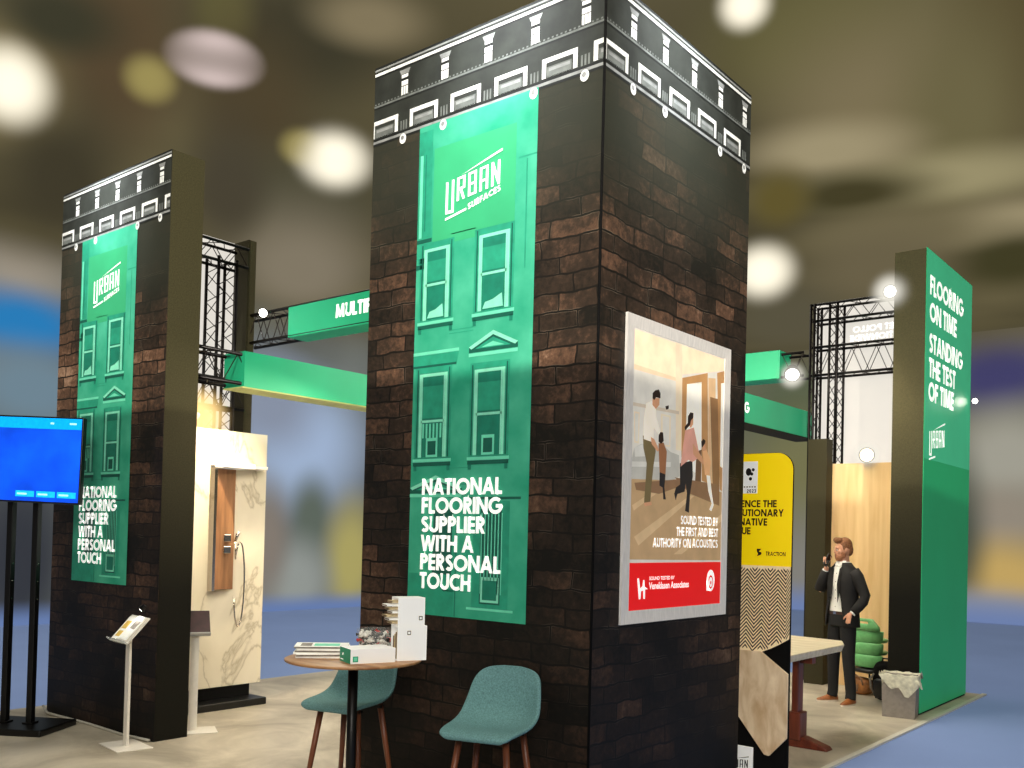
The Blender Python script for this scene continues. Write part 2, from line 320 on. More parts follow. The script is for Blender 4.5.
# ------------------------------------------------------------------ mesh builder
class MB:
    def __init__(s): s.v = []; s.f = []; s.m = []; s.sm = []; s.names = []
    def mi(s, name):
        if name not in s.names: s.names.append(name)
        return s.names.index(name)
    def add(s, verts, faces, m, smooth=False):
        o = len(s.v); s.v += [Vector(p) for p in verts]; k = s.mi(m)
        for f in faces: s.f.append([i + o for i in f]); s.m.append(k); s.sm.append(smooth)
        return s
    def box(s, x0, x1, y0, y1, z0, z1, m, M=None):
        x0, x1 = min(x0, x1), max(x0, x1); y0, y1 = min(y0, y1), max(y0, y1); z0, z1 = min(z0, z1), max(z0, z1)
        v = [Vector((x, y, z)) for z in (z0, z1) for x, y in ((x0, y0), (x1, y0), (x1, y1), (x0, y1))]
        if M: v = [M @ p for p in v]
        return s.add(v, [(3, 2, 1, 0), (4, 5, 6, 7), (0, 1, 5, 4), (1, 2, 6, 5), (2, 3, 7, 6), (3, 0, 4, 7)], m)
    def tube(s, pts, r, m, n=10, cap=True, close=False):
        pts = [Vector(p) for p in pts]; k = len(pts)
        rs = r if isinstance(r, (list, tuple)) else [r] * k
        vs = []; up = None
        for i, p in enumerate(pts):
            a = pts[max(i - 1, 0)]; b = pts[min(i + 1, k - 1)]
            if close: a = pts[i - 1]; b = pts[(i + 1) % k]
            t = (b - a).normalized()
            if up is None: up = Vector((0, 0, 1)) if abs(t.z) < .9 else Vector((1, 0, 0))
            x = up.cross(t)
            if x.length < 1e-4: x = Vector((1, .1, 0)).cross(t)
            x.normalize(); y = t.cross(x).normalized(); up = y
            for j in range(n):
                an = 2 * PI * j / n; vs.append(p + (x * math.cos(an) + y * math.sin(an)) * rs[i])
        fs = []
        for i in range(k if close else k - 1):
            for j in range(n):
                a = i * n + j; b = i * n + (j + 1) % n; q = ((i + 1) % k) * n
                fs.append((a, b, q + (j + 1) % n, q + j))
        if cap and not close: fs += [tuple(reversed(range(n))), tuple(range((k - 1) * n, k * n))]
        return s.add(vs, fs, m, True)
    def lathe(s, prof, m, o=(0, 0, 0), n=32):
        vs = []; o = Vector(o)
        for r, z in prof:
            for j in range(n):
                a = 2 * PI * j / n; vs.append(o + Vector((r * math.cos(a), r * math.sin(a), z)))
        fs = []; k = len(prof)
        for i in range(k - 1):
            for j in range(n):
                fs.append((i * n + j, i * n + (j + 1) % n, (i + 1) * n + (j + 1) % n, (i + 1) * n + j))
        if prof[0][0] > 1e-4: fs.append(tuple(reversed(range(n))))
        if prof[-1][0] > 1e-4: fs.append(tuple(range((k - 1) * n, k * n)))
        return s.add(vs, fs, m, True)
    def rings(s, rings, m, smooth=True, close=True, cap=True):
        n = len(rings[0]); vs = [p for r in rings for p in r]; fs = []
        for i in range(len(rings) - 1):
            for j in range(n if close else n - 1):
                fs.append((i * n + j, i * n + (j + 1) % n, (i + 1) * n + (j + 1) % n, (i + 1) * n + j))
        if cap and close: fs += [tuple(reversed(range(n))), tuple(range((len(rings) - 1) * n, len(rings) * n))]
        return s.add(vs, fs, m, smooth)
    def ell(s, c, r, m, M=None, nu=16, nv=10, p=1.0):
        rr = []
        def sg(v, e): return math.copysign(abs(v) ** e, v)
        for i in range(nv + 1):
            a = -PI / 2 + PI * i / nv; a = max(-PI / 2 + .02, min(PI / 2 - .02, a)); ring = []
            for j in range(nu):
                b = 2 * PI * j / nu
                q = Vector((r[0] * sg(math.cos(a), p) * sg(math.cos(b), p), r[1] * sg(math.cos(a), p) * sg(math.sin(b), p), r[2] * sg(math.sin(a), p)))
                if M: q = M @ q
                ring.append(q + Vector(c))
            rr.append(ring)
        return s.rings(rr, m)
    def build(s, name, parent=None, world=True, bevel=0, sub=0, solid=0, remesh=0, smooth_it=0, sharp=35):
        me = bpy.data.meshes.new(name)
        off = Vector(parent['_o']) if (parent is not None and world and '_o' in parent) else Vector((0, 0, 0))
        me.from_pydata([tuple(p - off) for p in s.v], [], s.f)
        for k in s.names: me.materials.append(MATS[k])
        for i, p in enumerate(me.polygons): p.material_index = s.m[i]; p.use_smooth = s.sm[i]
        uv = me.uv_layers.new(name='UVMap')
        for p in me.polygons:
            n = p.normal; ax = max(range(3), key=lambda q: abs(n[q]))
            for li in p.loop_indices:
                c = s.v[me.loops[li].vertex_index]
                uv.data[li].uv = ((c.y, c.z), (c.x, c.z), (c.x, c.y))[ax]
        me.validate(); me.update()
        o = bpy.data.objects.new(name, me); C.objects.link(o)
        if parent is not None: o.parent = parent
        if remesh:
            md = o.modifiers.new('r', 'REMESH'); md.mode = 'VOXEL'; md.voxel_size = remesh; md.use_smooth_shade = True
        if smooth_it:
            md = o.modifiers.new('s', 'SMOOTH'); md.iterations = smooth_it; md.factor = .5
        if solid:
            md = o.modifiers.new('so', 'SOLIDIFY'); md.thickness = solid; md.offset = 0
        if bevel:
            md = o.modifiers.new('b', 'BEVEL'); md.width = bevel; md.segments = 2; md.limit_method = 'ANGLE'
        if sub:
            md = o.modifiers.new('ss', 'SUBSURF'); md.levels = sub; md.render_levels = sub
        return o

def thing(name, label, cat, loc=(0, 0, 0), rz=0, group=None):
    o = bpy.data.objects.new(name, None); C.objects.link(o)
    o.location = loc; o.rotation_euler = (0, 0, rz); o['label'] = label; o['category'] = cat
    if rz == 0: o['_o'] = list(loc)
    if group: o['group'] = group
    return o
def tag(o, label, cat, group=None, kind=None):
    o['label'] = label; o['category'] = cat
    if group: o['group'] = group
    if kind: o['kind'] = kind
    return o
def struct(mb, name, label, **k):
    o = mb.build(name, **k); o['kind'] = 'structure'; o['label'] = label; o['category'] = name.split('_')[0]; return o
def dup(root, loc, rz, label):
    r = root.copy(); C.objects.link(r); r.location = loc; r.rotation_euler = (0, 0, rz); r['label'] = label
    for ch in list(root.children):
        c = ch.copy(); C.objects.link(c); c.parent = r
        for g in list(ch.children):
            d = g.copy(); C.objects.link(d); d.parent = c
    return r

# ------------------------------------------------------------------ flat prints: polygons laid on a face
class Print:
    """origin O, in-plane unit axes U and V; layers step outwards by 1.2 mm"""
    def __init__(s, O, U, V, mb=None, base=0):
        s.O = Vector(O); s.U = Vector(U); s.V = Vector(V); s.N = s.U.cross(s.V).normalized(); s.mb = mb or MB(); s.base = base
    def P(s, u, v, l): return s.O + s.U * u + s.V * v + s.N * ((l + s.base) * .0007)
    def poly(s, pts, m, l=0):
        a = sum(pts[i][0] * pts[(i + 1) % len(pts)][1] - pts[(i + 1) % len(pts)][0] * pts[i][1] for i in range(len(pts)))
        if a < 0: pts = pts[::-1]
        s.mb.add([s.P(u, v, l) for u, v in pts], [tuple(range(len(pts)))], m)
    def rect(s, u0, u1, v0, v1, m, l=0): s.poly([(u0, v0), (u1, v0), (u1, v1), (u0, v1)], m, l)
    def disc(s, u, v, r, m, l=0, n=20, r2=None): s.poly([(u + r * math.cos(2 * PI * i / n), v + (r2 or r) * math.sin(2 * PI * i / n)) for i in range(n)], m, l)
    def ribbon(s, pts, w, m, l=0, fn=None, close=False):
        n = len(pts); L = []; R = []
        for i in range(n):
            if close: a = pts[i - 1]; b = pts[i]; c = pts[(i + 1) % n]
            else: a = pts[i - 1] if i else None; b = pts[i]; c = pts[i + 1] if i < n - 1 else None
            def nrm(p, q):
                d = math.hypot(q[0] - p[0], q[1] - p[1]) or 1; return (-(q[1] - p[1]) / d, (q[0] - p[0]) / d)
            if a is None: nx, ny = nrm(b, c); k = 1
            elif c is None: nx, ny = nrm(a, b); k = 1
            else:
                n1 = nrm(a, b); n2 = nrm(b, c); nx, ny = n1[0] + n2[0], n1[1] + n2[1]; d = math.hypot(nx, ny) or 1; nx /= d; ny /= d
                k = 1 / max(.4, nx * n1[0] + ny * n1[1])
            L.append((b[0] + nx * k * w / 2, b[1] + ny * k * w / 2)); R.append((b[0] - nx * k * w / 2, b[1] - ny * k * w / 2))
        for i in range(n if close else n - 1):
            j = (i + 1) % n; q = [L[i], L[j], R[j], R[i]]
            if fn: q = [fn(*p) for p in q]
            s.poly(q, m, l)

W_ = .215; H_ = W_ / 2
def arc(cx, cy, rx, ry, a0, a1, n=12): return [(cx + rx * math.cos(math.radians(a0 + (a1 - a0) * i / n)), cy + ry * math.sin(math.radians(a0 + (a1 - a0) * i / n))) for i in range(n + 1)]
def G(ch):
    """geometric bold capitals, cap height 1: list of ('r', centreline, closed) and ('d', x0,y0,x1,y1)"""
    h = H_; t = 1 - h; V = lambda x: ('r', [(x, 0), (x, 1)], 0); Hz = lambda y, a, b: ('r', [(a, y), (b, y)], 0)
    D = lambda *a: ('d',) + a
    if ch == ' ': return .26, []
    if ch == 'A': return .86, [D(h, 0, .43, 1), D(.43, 1, .86 - h, 0), Hz(.3, .24, .62)]
    if ch == 'B': return .62, [V(h), ('r', [(h, t), (.32, t)] + arc(.32, (t + .5) / 2, .175, (t - .5) / 2, 90, -90) + [(h, .5)], 0), ('r', [(h, .5), (.34, .5)] + arc(.34, (.5 + h) / 2, .18, (.5 - h) / 2, 90, -90) + [(h, h)], 0)]
    if ch == 'C': return .8, [('r', arc(.5, .5, .5 - h, .5 - h, 52, 308, 20), 0)]
    if ch == 'D': return .78, [V(h), ('r', [(h, t), (.3, t)] + arc(.3, .5, .37, .5 - h, 90, -90, 16) + [(h, h)], 0)]
    if ch == 'E': return .54, [V(h), Hz(t, h, .52), Hz(.5, h, .5), Hz(h, h, .52)]
    if ch == 'F': return .52, [V(h), Hz(t, h, .52), Hz(.5, h, .48)]
    if ch == 'G': return .98, [('r', arc(.5, .5, .5 - h, .5 - h, 45, 360, 22), 0), Hz(.48, .52, .96)]
    if ch == 'H': return .74, [V(h), V(.74 - h), Hz(.5, h, .64)]
    if ch == 'I': return .22, [V(h)]
    if ch == 'K': return .72, [V(h), D(.2, .45, .58, 1), D(.26, .55, .6, 0)]
    if ch == 'L': return .48, [V(h), Hz(h, h, .48)]
    if ch == 'M': return .98, [D(h + .02, 0, .2, 1), D(.2, 1, .49, .05), D(.49, .05, .78, 1), D(.78, 1, .96 - h, 0)]
    if ch == 'N': return .8, [V(h), V(.8 - h), D(h, 1, .8 - h, 0)]
    if ch == 'O': return 1., [('r', arc(.5, .5, .5 - h, .5 - h, 0, 345, 24), 1)]
    if ch == 'P': return .6, [V(h), ('r', [(h, t), (.3, t)] + arc(.3, .7, .19, t - .7, 90, -90) + [(h, .7 - (t - .7))], 0)]
    if ch == 'R': return .64, [V(h), ('r', [(h, t), (.3, t)] + arc(.3, .7, .19, t - .7, 90, -90) + [(h, .7 - (t - .7))], 0), D(.26, .46, .52, 0)]
    if ch == 'S': return .58, [('r', arc(.3, .715, .17, .285 - h, 30, 270, 12) + arc(.29, .285, .185, .215 - H_ + .07, 90, -150, 12)[1:], 0)]
    if ch == 'T': return .56, [V(.28), Hz(t, 0, .56)]
    if ch == 'U': return .7, [('r', [(h, 1), (h, .35)] + arc(.35, .35, .35 - h, .35 - h, 180, 360, 12) + [(.7 - h, 1)], 0)]
    if ch == 'V': return .8, [D(h, 1, .4, 0), D(.4, 0, .8 - h, 1)]
    if ch == 'W': return 1.14, [D(h, 1, .33, 0), D(.33, 0, .57, .95), D(.57, .95, .81, 0), D(.81, 0, 1.14 - h, 1)]
    if ch == 'Y': return .74, [D(h, 1, .37, .42), D(.37, .42, .74 - h, 1), ('r', [(.37, 0), (.37, .5)], 0)]
    if ch == '-': return .36, [Hz(.4, .02, .34)]
    if ch == '0': return .64, [('r', arc(.32, .5, .32 - h, .5 - h, 0, 345, 20), 1)]
    if ch == '2': return .58, [('r', arc(.28, .7, .18, .19, 160, -30, 10) + [(h, h)], 0), Hz(h, .03, .56)]
    if ch == '3': return .58, [('r', arc(.26, .715, .17, .18, 150, -90, 10), 0), ('r', arc(.26, .3, .2, .2, 90, -150, 10), 0)]
    return .5, [V(.25)]
def text(pr, s, u, v, h, m, l=3, gap=.05, sx=1., right=False, wt=1.):
    """geometric lettering with baseline (u,v), cap height h"""
    tot = sum(G(c)[0] + gap for c in s) - gap
    if right: u -= tot * h * sx
    x = 0
    for c in s:
        w, parts = G(c)
        f = lambda a, b: (u + (x + a) * h * sx, v + b * h)
        for p in parts:
            if p[0] == 'r': pr.ribbon(p[1], W_ * wt, m, l, f, bool(p[2]))
            else:
                _, x0, y0, x1, y1 = p; L_ = math.hypot(x1 - x0, y1 - y0); k = H_ * wt * L_ / max(.05, abs(y1 - y0)) * .95
                pr.poly([f(x0 - k, y0), f(x0 + k, y0), f(x1 + k, y1), f(x1 - k, y1)], m, l)
        x += w + gap
    return tot * h * sx

def urban_logo(pr, u, v, s, m='letter_white', l=3, sub=True):
    """wordmark on a rising slope: condensed capitals, bar above and bar below; s = width of the word"""
    k = s / .45
    def f(a, b):   # a 0..1 along the word, b 0..1 up the letter
        base = (.04 + .05 * a) if a > .19 else 0; hh = .185 + .05 * a - base
        return (u + a * .45 * k, v + (base + b * hh) * k)
    lw = .038 / .185
    X = lambda i: .0 + i * .205
    wL = .158
    def R(pts, w=.042, cl=False):   # ribbon in (a, b*0.45) metric
        pr.ribbon([(p[0], p[1] * .42) for p in pts], w, m, l, lambda a, b: f(a, b / .42), cl)
    e = .024
    # U is taller, dropping below the others
    a0 = X(0); R([(a0 + e, 1), (a0 + e, -.02), (a0 + wL - e, -.02), (a0 + wL - e, 1)])
    a0 = X(1); R([(a0 + e, 0), (a0 + e, .95), (a0 + wL - e, .95), (a0 + wL - e, .5), (a0 + e, .5)]); R([(a0 + .07, .5), (a0 + wL - e, 0)])
    a0 = X(2); R([(a0 + e, .05), (a0 + e, .95), (a0 + wL - e, .95), (a0 + wL - e, .05)], cl=True); R([(a0 + e, .5), (a0 + wL - e, .5)])
    a0 = X(3); R([(a0 + e, 0), (a0 + e, .95), (a0 + wL - e, .95), (a0 + wL - e, 0)]); R([(a0 + e, .42), (a0 + wL - e, .42)])
    a0 = X(4); R([(a0 + e, 0), (a0 + e, 1)]); R([(a0 + wL - e, 0), (a0 + wL - e, 1)]); R([(a0 + e, .95), (a0 + wL - e, .05)])
    # bars
    pr.poly([(u + .125 * k, v + .205 * k), (u + .455 * k, v + .283 * k), (u + .455 * k, v + .297 * k), (u + .36 * k, v + .272 * k)], m, l)
    pr.poly([(u, v - .052 * k), (u + .175 * k, v - .018 * k), (u + .175 * k, v - .004 * k), (u, v - .038 * k)], m, l)
    if sub:
        x = 0; hh = .038 * k
        wd = sum(G(c)[0] + .09 for c in 'SURFACES'); sx = .262 * k / (wd * hh)
        for c in 'SURFACES':
            w, parts = G(c)
            def g(a, b, x=x):
                uu = .187 * k + (x + a) * hh * sx; return (u + uu, v - .02 * k + (uu - .187 * k) * .25 + b * hh)
            for p in parts:
                if p[0] == 'r': pr.ribbon(p[1], W_, m, l, g, bool(p[2]))
                else:
                    _, x0, y0, x1, y1 = p; kk = H_ * 1.2
                    pr.poly([g(x0 - kk, y0), g(x0 + kk, y0), g(x1 + kk, y1), g(x1 - kk, y1)], m, l)
            x += w + .09

def small_text(pr, s, u, v, h, m, l=3, bold=.03, sx=1.):
    """running text from the built-in face, flattened into the print"""
    cu = bpy.data.curves.new('t', 'FONT'); cu.body = s; cu.size = 1; cu.offset = bold; cu.fill_mode = 'FRONT'; cu.resolution_u = 3
    o = bpy.data.objects.new('t', cu); C.objects.link(o)
    bpy.context.view_layer.update()
    me = bpy.data.meshes.new_from_object(o.evaluated_get(bpy.context.evaluated_depsgraph_get()))
    for p in me.polygons:
        pr.poly([(u + me.vertices[i].co.x * h * 1.35 * sx, v + me.vertices[i].co.y * h * 1.35) for i in p.vertices], m, l)
    bpy.data.objects.remove(o); bpy.data.curves.remove(cu); bpy.data.meshes.remove(me)
# ================================================================== the hall
BLOBS_L = [
    ((-14.0,2.9,6.5),1.2,1.0,11.0,(0.429,0.376,0.305)),
    ((-14.0,3.0,5.2),1.3,0.6,0.5,(0.007,0.205,0.515)),
    ((-14.0,3.2,4.1),1.2,0.8,0.8,(0.156,0.242,0.305)),
    ((-14.0,3.1,1.1),1.0,1.9,3.2,(0.03,0.034,0.045)),
    ((-14.0,9.0,3.7),2.0,1.5,1.5,(0.376,0.485,0.68)),
    ((-14.0,8.2,4.5),1.3,1.1,1.1,(0.262,0.305,0.402)),
    ((-14.0,9.4,2.0),0.6,1.0,1.0,(0.114,0.141,0.114)),
    ((-14.0,10.6,1.1),0.8,1.4,2.1,(0.429,0.376,0.127)),
    ((-14.0,9.0,0.6),1.0,1.0,1.9,(0.305,0.328,0.305)),
    ((-14.0,8.2,1.5),0.6,1.3,1.3,(0.242,0.205,0.171))]
BLOBS_B = [
    ((-7.1,20.0,5.5),1.6,1.3,1.3,(0.098,0.117,0.065)),
    ((-7.0,20.0,3.4),1.6,1.9,1.9,(0.188,0.181,0.08)),
    ((-7.0,20.0,0.5),1.3,2.1,6.4,(0.242,0.231,0.205)),
    ((-2.3,20.0,6.8),1.4,1.4,11.8,(0.127,0.122,0.114)),
    ((-2.3,20.0,5.8),1.4,1.0,1.0,(0.048,0.045,0.141)),
    ((-2.1,20.0,3.8),1.4,1.3,1.3,(0.376,0.361,0.296)),
    ((-2.2,20.0,2.4),1.4,0.9,0.9,(0.305,0.262,0.205)),
    ((-2.2,20.0,1.0),1.6,1.0,1.1,(0.578,0.392,0.127)),
    ((-3.2,20.0,1.9),0.7,2.2,2.5,(0.061,0.076,0.054)),
    ((-2.4,20.0,0.1),1.9,0.7,3.3,(0.305,0.305,0.305))]
BLOBS_C = [
    ((-25.2,7.3,14.0),1.7,1.7,4.3,(0.305,0.242,0.114)),
    ((-20.5,8.0,14.0),1.8,3.1,7.1,(0.098,0.065,0.03)),
    ((-20.3,6.3,14.0),1.5,1.0,2.0,(0.045,0.042,0.021)),
    ((-16.3,10.4,14.0),2.8,1.5,3.0,(0.048,0.042,0.021)),
    ((-14.2,10.9,14.0),1.4,0.7,1.4,(0.242,0.195,0.107)),
    ((-16.8,8.6,14.0),0.7,1.1,2.1,(0.122,0.107,0.038)),
    ((-20.7,12.1,14.0),1.8,2.0,5.0,(0.08,0.058,0.026)),
    ((-31.0,11.5,14.0),2.1,1.8,7.8,(0.054,0.045,0.023)),
    ((-25.5,17.8,14.0),3.3,1.7,5.0,(0.084,0.076,0.042)),
    ((-33.2,23.8,14.0),3.3,1.9,9.8,(0.242,0.205,0.141)),
    ((-26.8,15.6,14.0),1.4,2.2,6.6,(0.07,0.058,0.034)),
    ((-6.0,18.0,14.0),2.7,1.9,4.0,(0.138,0.122,0.045)),
    ((-6.0,22.7,14.0),3.1,2.3,5.5,(0.216,0.175,0.089)),
    ((-2.5,20.6,14.0),1.2,3.1,7.1,(0.089,0.065,0.023)),
    ((-4.4,24.6,14.0),1.7,2.9,7.5,(0.162,0.138,0.061)),
    ((-6.4,28.9,14.0),5.0,0.9,2.5,(0.352,0.305,0.162)),
    ((-8.2,24.6,14.0),2.5,0.9,2.2,(0.376,0.314,0.181)),
    ((-5.2,35.2,14.0),2.7,0.9,3.0,(0.376,0.314,0.181)),
    ((-9.0,28.7,14.0),2.8,0.8,2.4,(0.061,0.051,0.018)),
    ((-11.2,27.8,14.0),1.1,1.1,3.1,(0.127,0.098,0.025)),
    ((-6.1,40.2,14.0),2.6,1.3,4.8,(0.054,0.048,0.016)),
    ((-8.9,34.1,14.0),3.6,1.0,3.4,(0.181,0.15,0.076)),
    ((-18.3,45.6,14.0),3.9,2.8,9.7,(0.107,0.093,0.054)),
    ((-11.2,38.6,14.0),3.1,1.8,6.8,(0.156,0.127,0.068))]
def fix(lst, axis):
    o = []
    for pos, R, rz, rr, col in lst:
        if axis == 'x': o.append((pos, (8, R, rz), 0, col))
        elif axis == 'y': o.append((pos, (R, 8, rz), 0, col))
        else:
            a = math.atan2(pos[1] + 4.3, pos[0] - 2.9)
            o.append((pos, (min(rr, 9), R, 6), a, col))
    return o
MATS['nb_left'] = blob_mat('defocused_stands', (104, 108, 104), fix(BLOBS_L, 'x'), .5, .2, .9, (5.2, 6.9), (.45, (104, 128, 178)))
MATS['nb_back'] = blob_mat('defocused_stands_behind', (104, 104, 84), fix(BLOBS_B, 'y'), .5, .15, .9, (5.6, 7.), (.9, (112, 132, 178)))
MATS['ceil'] = blob_mat('dim_hall_ceiling', (92, 84, 58), fix(BLOBS_C, 'z'), .11, .35, .9)
MATS['hallwall'] = blob_mat('dim_hall_wall', (104, 96, 74), [], .08, .3, .8)
mat('carpet', (112, 130, 168), .95, noise=.02, scale=.6, spec=.05, emis=.4)  # own glow added to lift the carpet
struct(MB().box(-50, 40, -36, 54, -.3, -.015, 'carpet'), 'floor', 'blue grey hall carpet')
struct(MB().box(-50, 40, -36, 54, 14, 14.3, 'ceil'), 'ceiling', 'dark brown hall ceiling out of focus')
struct(MB().box(-50.3, -50, -36, 54, -.3, 14.2, 'hallwall'), 'wall_left', 'far hall wall on the left')
struct(MB().box(-50, 40, 54, 54.3, -.3, 14.2, 'hallwall'), 'wall_back', 'far hall wall at the back')
struct(MB().box(40, 40.3, -36, 54, -.3, 14.2, 'hallwall'), 'wall_right', 'far hall wall on the right')
struct(MB().box(-50, 40, -36.3, -36, -.3, 14.2, 'hallwall'), 'wall_front', 'hall wall behind the viewer')
struct(MB().box(-14.1, -14, -9, 19.9, -.015, 7, 'nb_left'), 'wall_left', 'blurred run of neighbouring stands to the left')
struct(MB().box(-14, 9, 20, 20.1, -.015, 7, 'nb_back'), 'wall_back', 'blurred run of neighbouring stands at the back')
# raised stand floor with a pale edge strip
struct(MB().box(-6.35, .12, -7.5, 8.1, -.015, 0, 'floor'), 'floor', 'beige stone-look floor of the stand')
struct(MB().box(.12, .17, 1.2, 8.15, -.015, .004, 'kerb_white'), 'trim_1', 'pale edge strip of the stand floor')

# hanging lights, soft with distance
glow_mat('glow_cream', (255, 246, 222), 1.2, 7.); glow_mat('glow_pink', (238, 216, 210), .75, 4.5); glow_mat('glow_olive', (196, 180, 110), .6, 5); glow_mat('lamp_halo', (255, 250, 235), .95, 10); glow_mat('lamp_halo_warm', (255, 214, 140), 1.6, 6)
def hall_light(p, r, m, label, flat=1., core=True):
    t = thing('ceiling_light', label, 'light', p, 0, 'ceiling lights of the hall')
    b = MB(); b.ell(p, (r, r, r * flat), m, nu=32, nv=20); b.build('halo', t)
    if False:
        b = MB(); b.lathe([(.0, -.04), (.17, -.03), (.19, .02), (.1, .1), (.0, .12)], 'lamp_white', p); b.build('lamp', t)
        b = MB(); b.tube([(p[0], p[1], p[2] + .1), (p[0], p[1], 14)], .015, 'black_metal', 6); b.build('pendant_rod', t)
hall_light((-14.22, 9.96, 10.34), 1.25, 'glow_cream', 'round cream hall light hanging between the two brick towers', .8)
hall_light((-14.65, 7.01, 11.6), 1.15, 'glow_pink', 'dim pinkish hall light high above the gap between the towers', .5, False)
hall_light((-20.08, 5.16, 11.89), 1.35, 'glow_cream', 'cream hall light at the far left above the screen', 1.)
hall_light((-17.56, 7.2, 12.1), .8, 'glow_olive', 'small dim yellowish light above the left tower', .9, False)
hall_light((-15.6, 10.1, 11.0), .75, 'glow_olive', 'small yellowish light near the dim pinkish hall light', .8, False)
hall_light((-6., 14.01, 13.04), .8, 'glow_cream', 'cream hall light at the top, right of the middle tower', .9)
hall_light((-8.3, 20.2, 9.2), 1.3, 'glow_cream', 'cream hall light beside the right edge of the middle tower', .9)

# ================================================================== printed towers
def cornice(pr, w, knobs, off=0.):
    """flat printed stone cornice, w wide; knobs: which modillions have a drop"""
    R = pr.rect
    R(0, w, 4.33, 4.85, 'dark_stone', 1)
    R(0, w, 4.835, 4.85, 'stone_black', 2); R(0, w, 4.822, 4.834, 'stone_grey', 2); R(0, w, 4.789, 4.808, 'stone_white', 2); R(0, w, 4.776, 4.787, 'stone_black', 2)
    R(0, w, 4.578, 4.59, 'stone_mid', 2); R(0, w, 4.566, 4.577, 'stone_black', 2)
    R(0, w, 4.352, 4.366, 'stone_black', 2); R(0, w, 4.334, 4.351, 'stone_grey', 2); R(0, w, 4.318, 4.333, 'stone_black', 2)
    for i in range(60):
        u = w * i / 60
        R(u + .006, u + .02, 4.594, 4.604, 'stone_mid', 2)
    c = [.285 + .358 * k for k in range(5)]
    for i, u in enumerate(c):
        u += off
        pr.poly([(u - .05, 4.765), (u + .05, 4.765), (u + .035, 4.735), (u - .035, 4.735)], 'stone_grey', 3)
        R(u - .03, u + .03, 4.71, 4.732, 'stone_white', 3); R(u - .03, u + .03, 4.695, 4.707, 'stone_black', 3); R(u - .03, u + .03, 4.66, 4.692, 'stone_white', 3)
        for q in (-.022, 0, .022): R(u + q - .008, u + q + .008, 4.6, 4.655, 'stone_white', 3)
        pr.poly([(u - .026, 4.652), (u + .026, 4.652), (u + .02, 4.6), (u - .02, 4.6)], 'stone_grey', 2)
        for q in (-.03, -.006, .018): R(u + q, u + q + .013, 4.368, 4.43, 'stone_mid', 3)
        if i in knobs: pr.disc(u, 4.308, .03, 'stone_white', 8, 14, .034); pr.disc(u - .004, 4.314, .015, 'stone_grey', 9, 10)
    for k in range(6):
        a = .285 + .358 * (k - 1) + .055 + off; b = a + .25
        a2, b2 = max(a, .002), min(b, w - .002)
        if b2 - a2 < .05: continue
        R(a2, b2, 4.372, 4.486, 'stone_white', 3)
        R(max(a + .03, 0.002), min(b - .03, w), 4.372, 4.458, 'dark_stone', 4)
        R(max(a + .036, 0.002), min(b - .04, w), 4.374, 4.432, 'stone_mid', 5)
        R(max(a + .05, .002), min(b - .05, w), 4.405, 4.424, 'stone_grey', 6)

def sash(pr, u0, u1, z0, z1, mid, ac=False, l=3, curtain=False):
    R = pr.rect
    R(u0 - .055, u1 + .055, z0 - .01, z1 + .06, 'g_mid', l - 1)
    R(u0 - .04, u0 - .03, z0, z1 + .05, 'g_deep', l); R(u1 + .03, u1 + .04, z0, z1 + .05, 'g_deep', l)
    R(u0 - .02, u1 + .02, z0, z1 + .02, 'g_mint', l)
    R(u0, u1, z0, z1, 'g_dark', l + 1)
    R(u0 + .01, u1 - .01, mid + .02, z1 - .06, 'g_mid', l + 2); R(u0, u1, mid - .008, mid + .008, 'g_mint', l + 2)
    R(u0, u0 + .01, z0, z1, 'g_mint', l + 2); R(u1 - .01, u1, z0, z1, 'g_mint', l + 2)
    if curtain:
        for i in range(6): R(u0 + .015 + i * .03, u0 + .03 + i * .03, z0 + .12, mid - .015, 'g_light', l + 3)
    if ac:
        R(u0 + .05, u1 - .05, z0, z0 + .12, 'g_light', l + 3); R(u0 + .065, u1 - .065, z0 + .015, z0 + .1, 'g_deep', l + 4)
    else:
        pr.poly([(u0 + .02, z0 + .01), (u1 - .02, z0 + .01), (u1 - .03, z0 + .09), ((u0 + u1) / 2, z0 + .06), (u0 + .04, z0 + .05)], 'g_mint', l + 3)
    R(u0 - .065, u1 + .065, z0 - .03, z0 - .01, 'g_light', l + 1); R(u0 - .06, u1 + .06, z0 - .055, z0 - .032, 'g_deep', l + 1)
    for q in (u0 - .055, u1 + .03): R(q, q + .025, z0 - .085, z0 - .05, 'g_dark', l + 1)

def pediment(pr, u0, u1, z, h, flat=False, l=3):
    if flat:
        pr.poly([(u0, z), (u1, z), (u1 + .02, z + .09), (u0, z + .09)], 'g_mid', l); pr.rect(u0, u1 + .02, z + .08, z + .1, 'g_light', l + 1); pr.rect(u0, u1, z, z + .014, 'g_deep', l + 1); return
    m = (u0 + u1) / 2
    pr.poly([(u0, z + .03), (m, z + h + .03), (u1, z + .03), (u1, z), (u0, z)], 'g_deep', l)
    pr.poly([(u0, z + .035), (m, z + h + .035), (m, z + h + .01), (u0 + .02, z + .02)], 'g_mint', l + 1)
    pr.poly([(u1, z + .035), (m, z + h + .035), (m, z + h + .01), (u1 - .02, z + .02)], 'g_mint', l + 1)
    pr.poly([(u0 + .05, z + .02), (m, z + h - .005), (u1 - .05, z + .02)], 'g_mid', l + 1); pr.poly([(u0 + .1, z + .026), (m, z + h - .03), (u1 - .1, z + .026)], 'g_light', l + 2)
    pr.rect(u0, u1, z - .025, z - .004, 'g_light', l + 1)

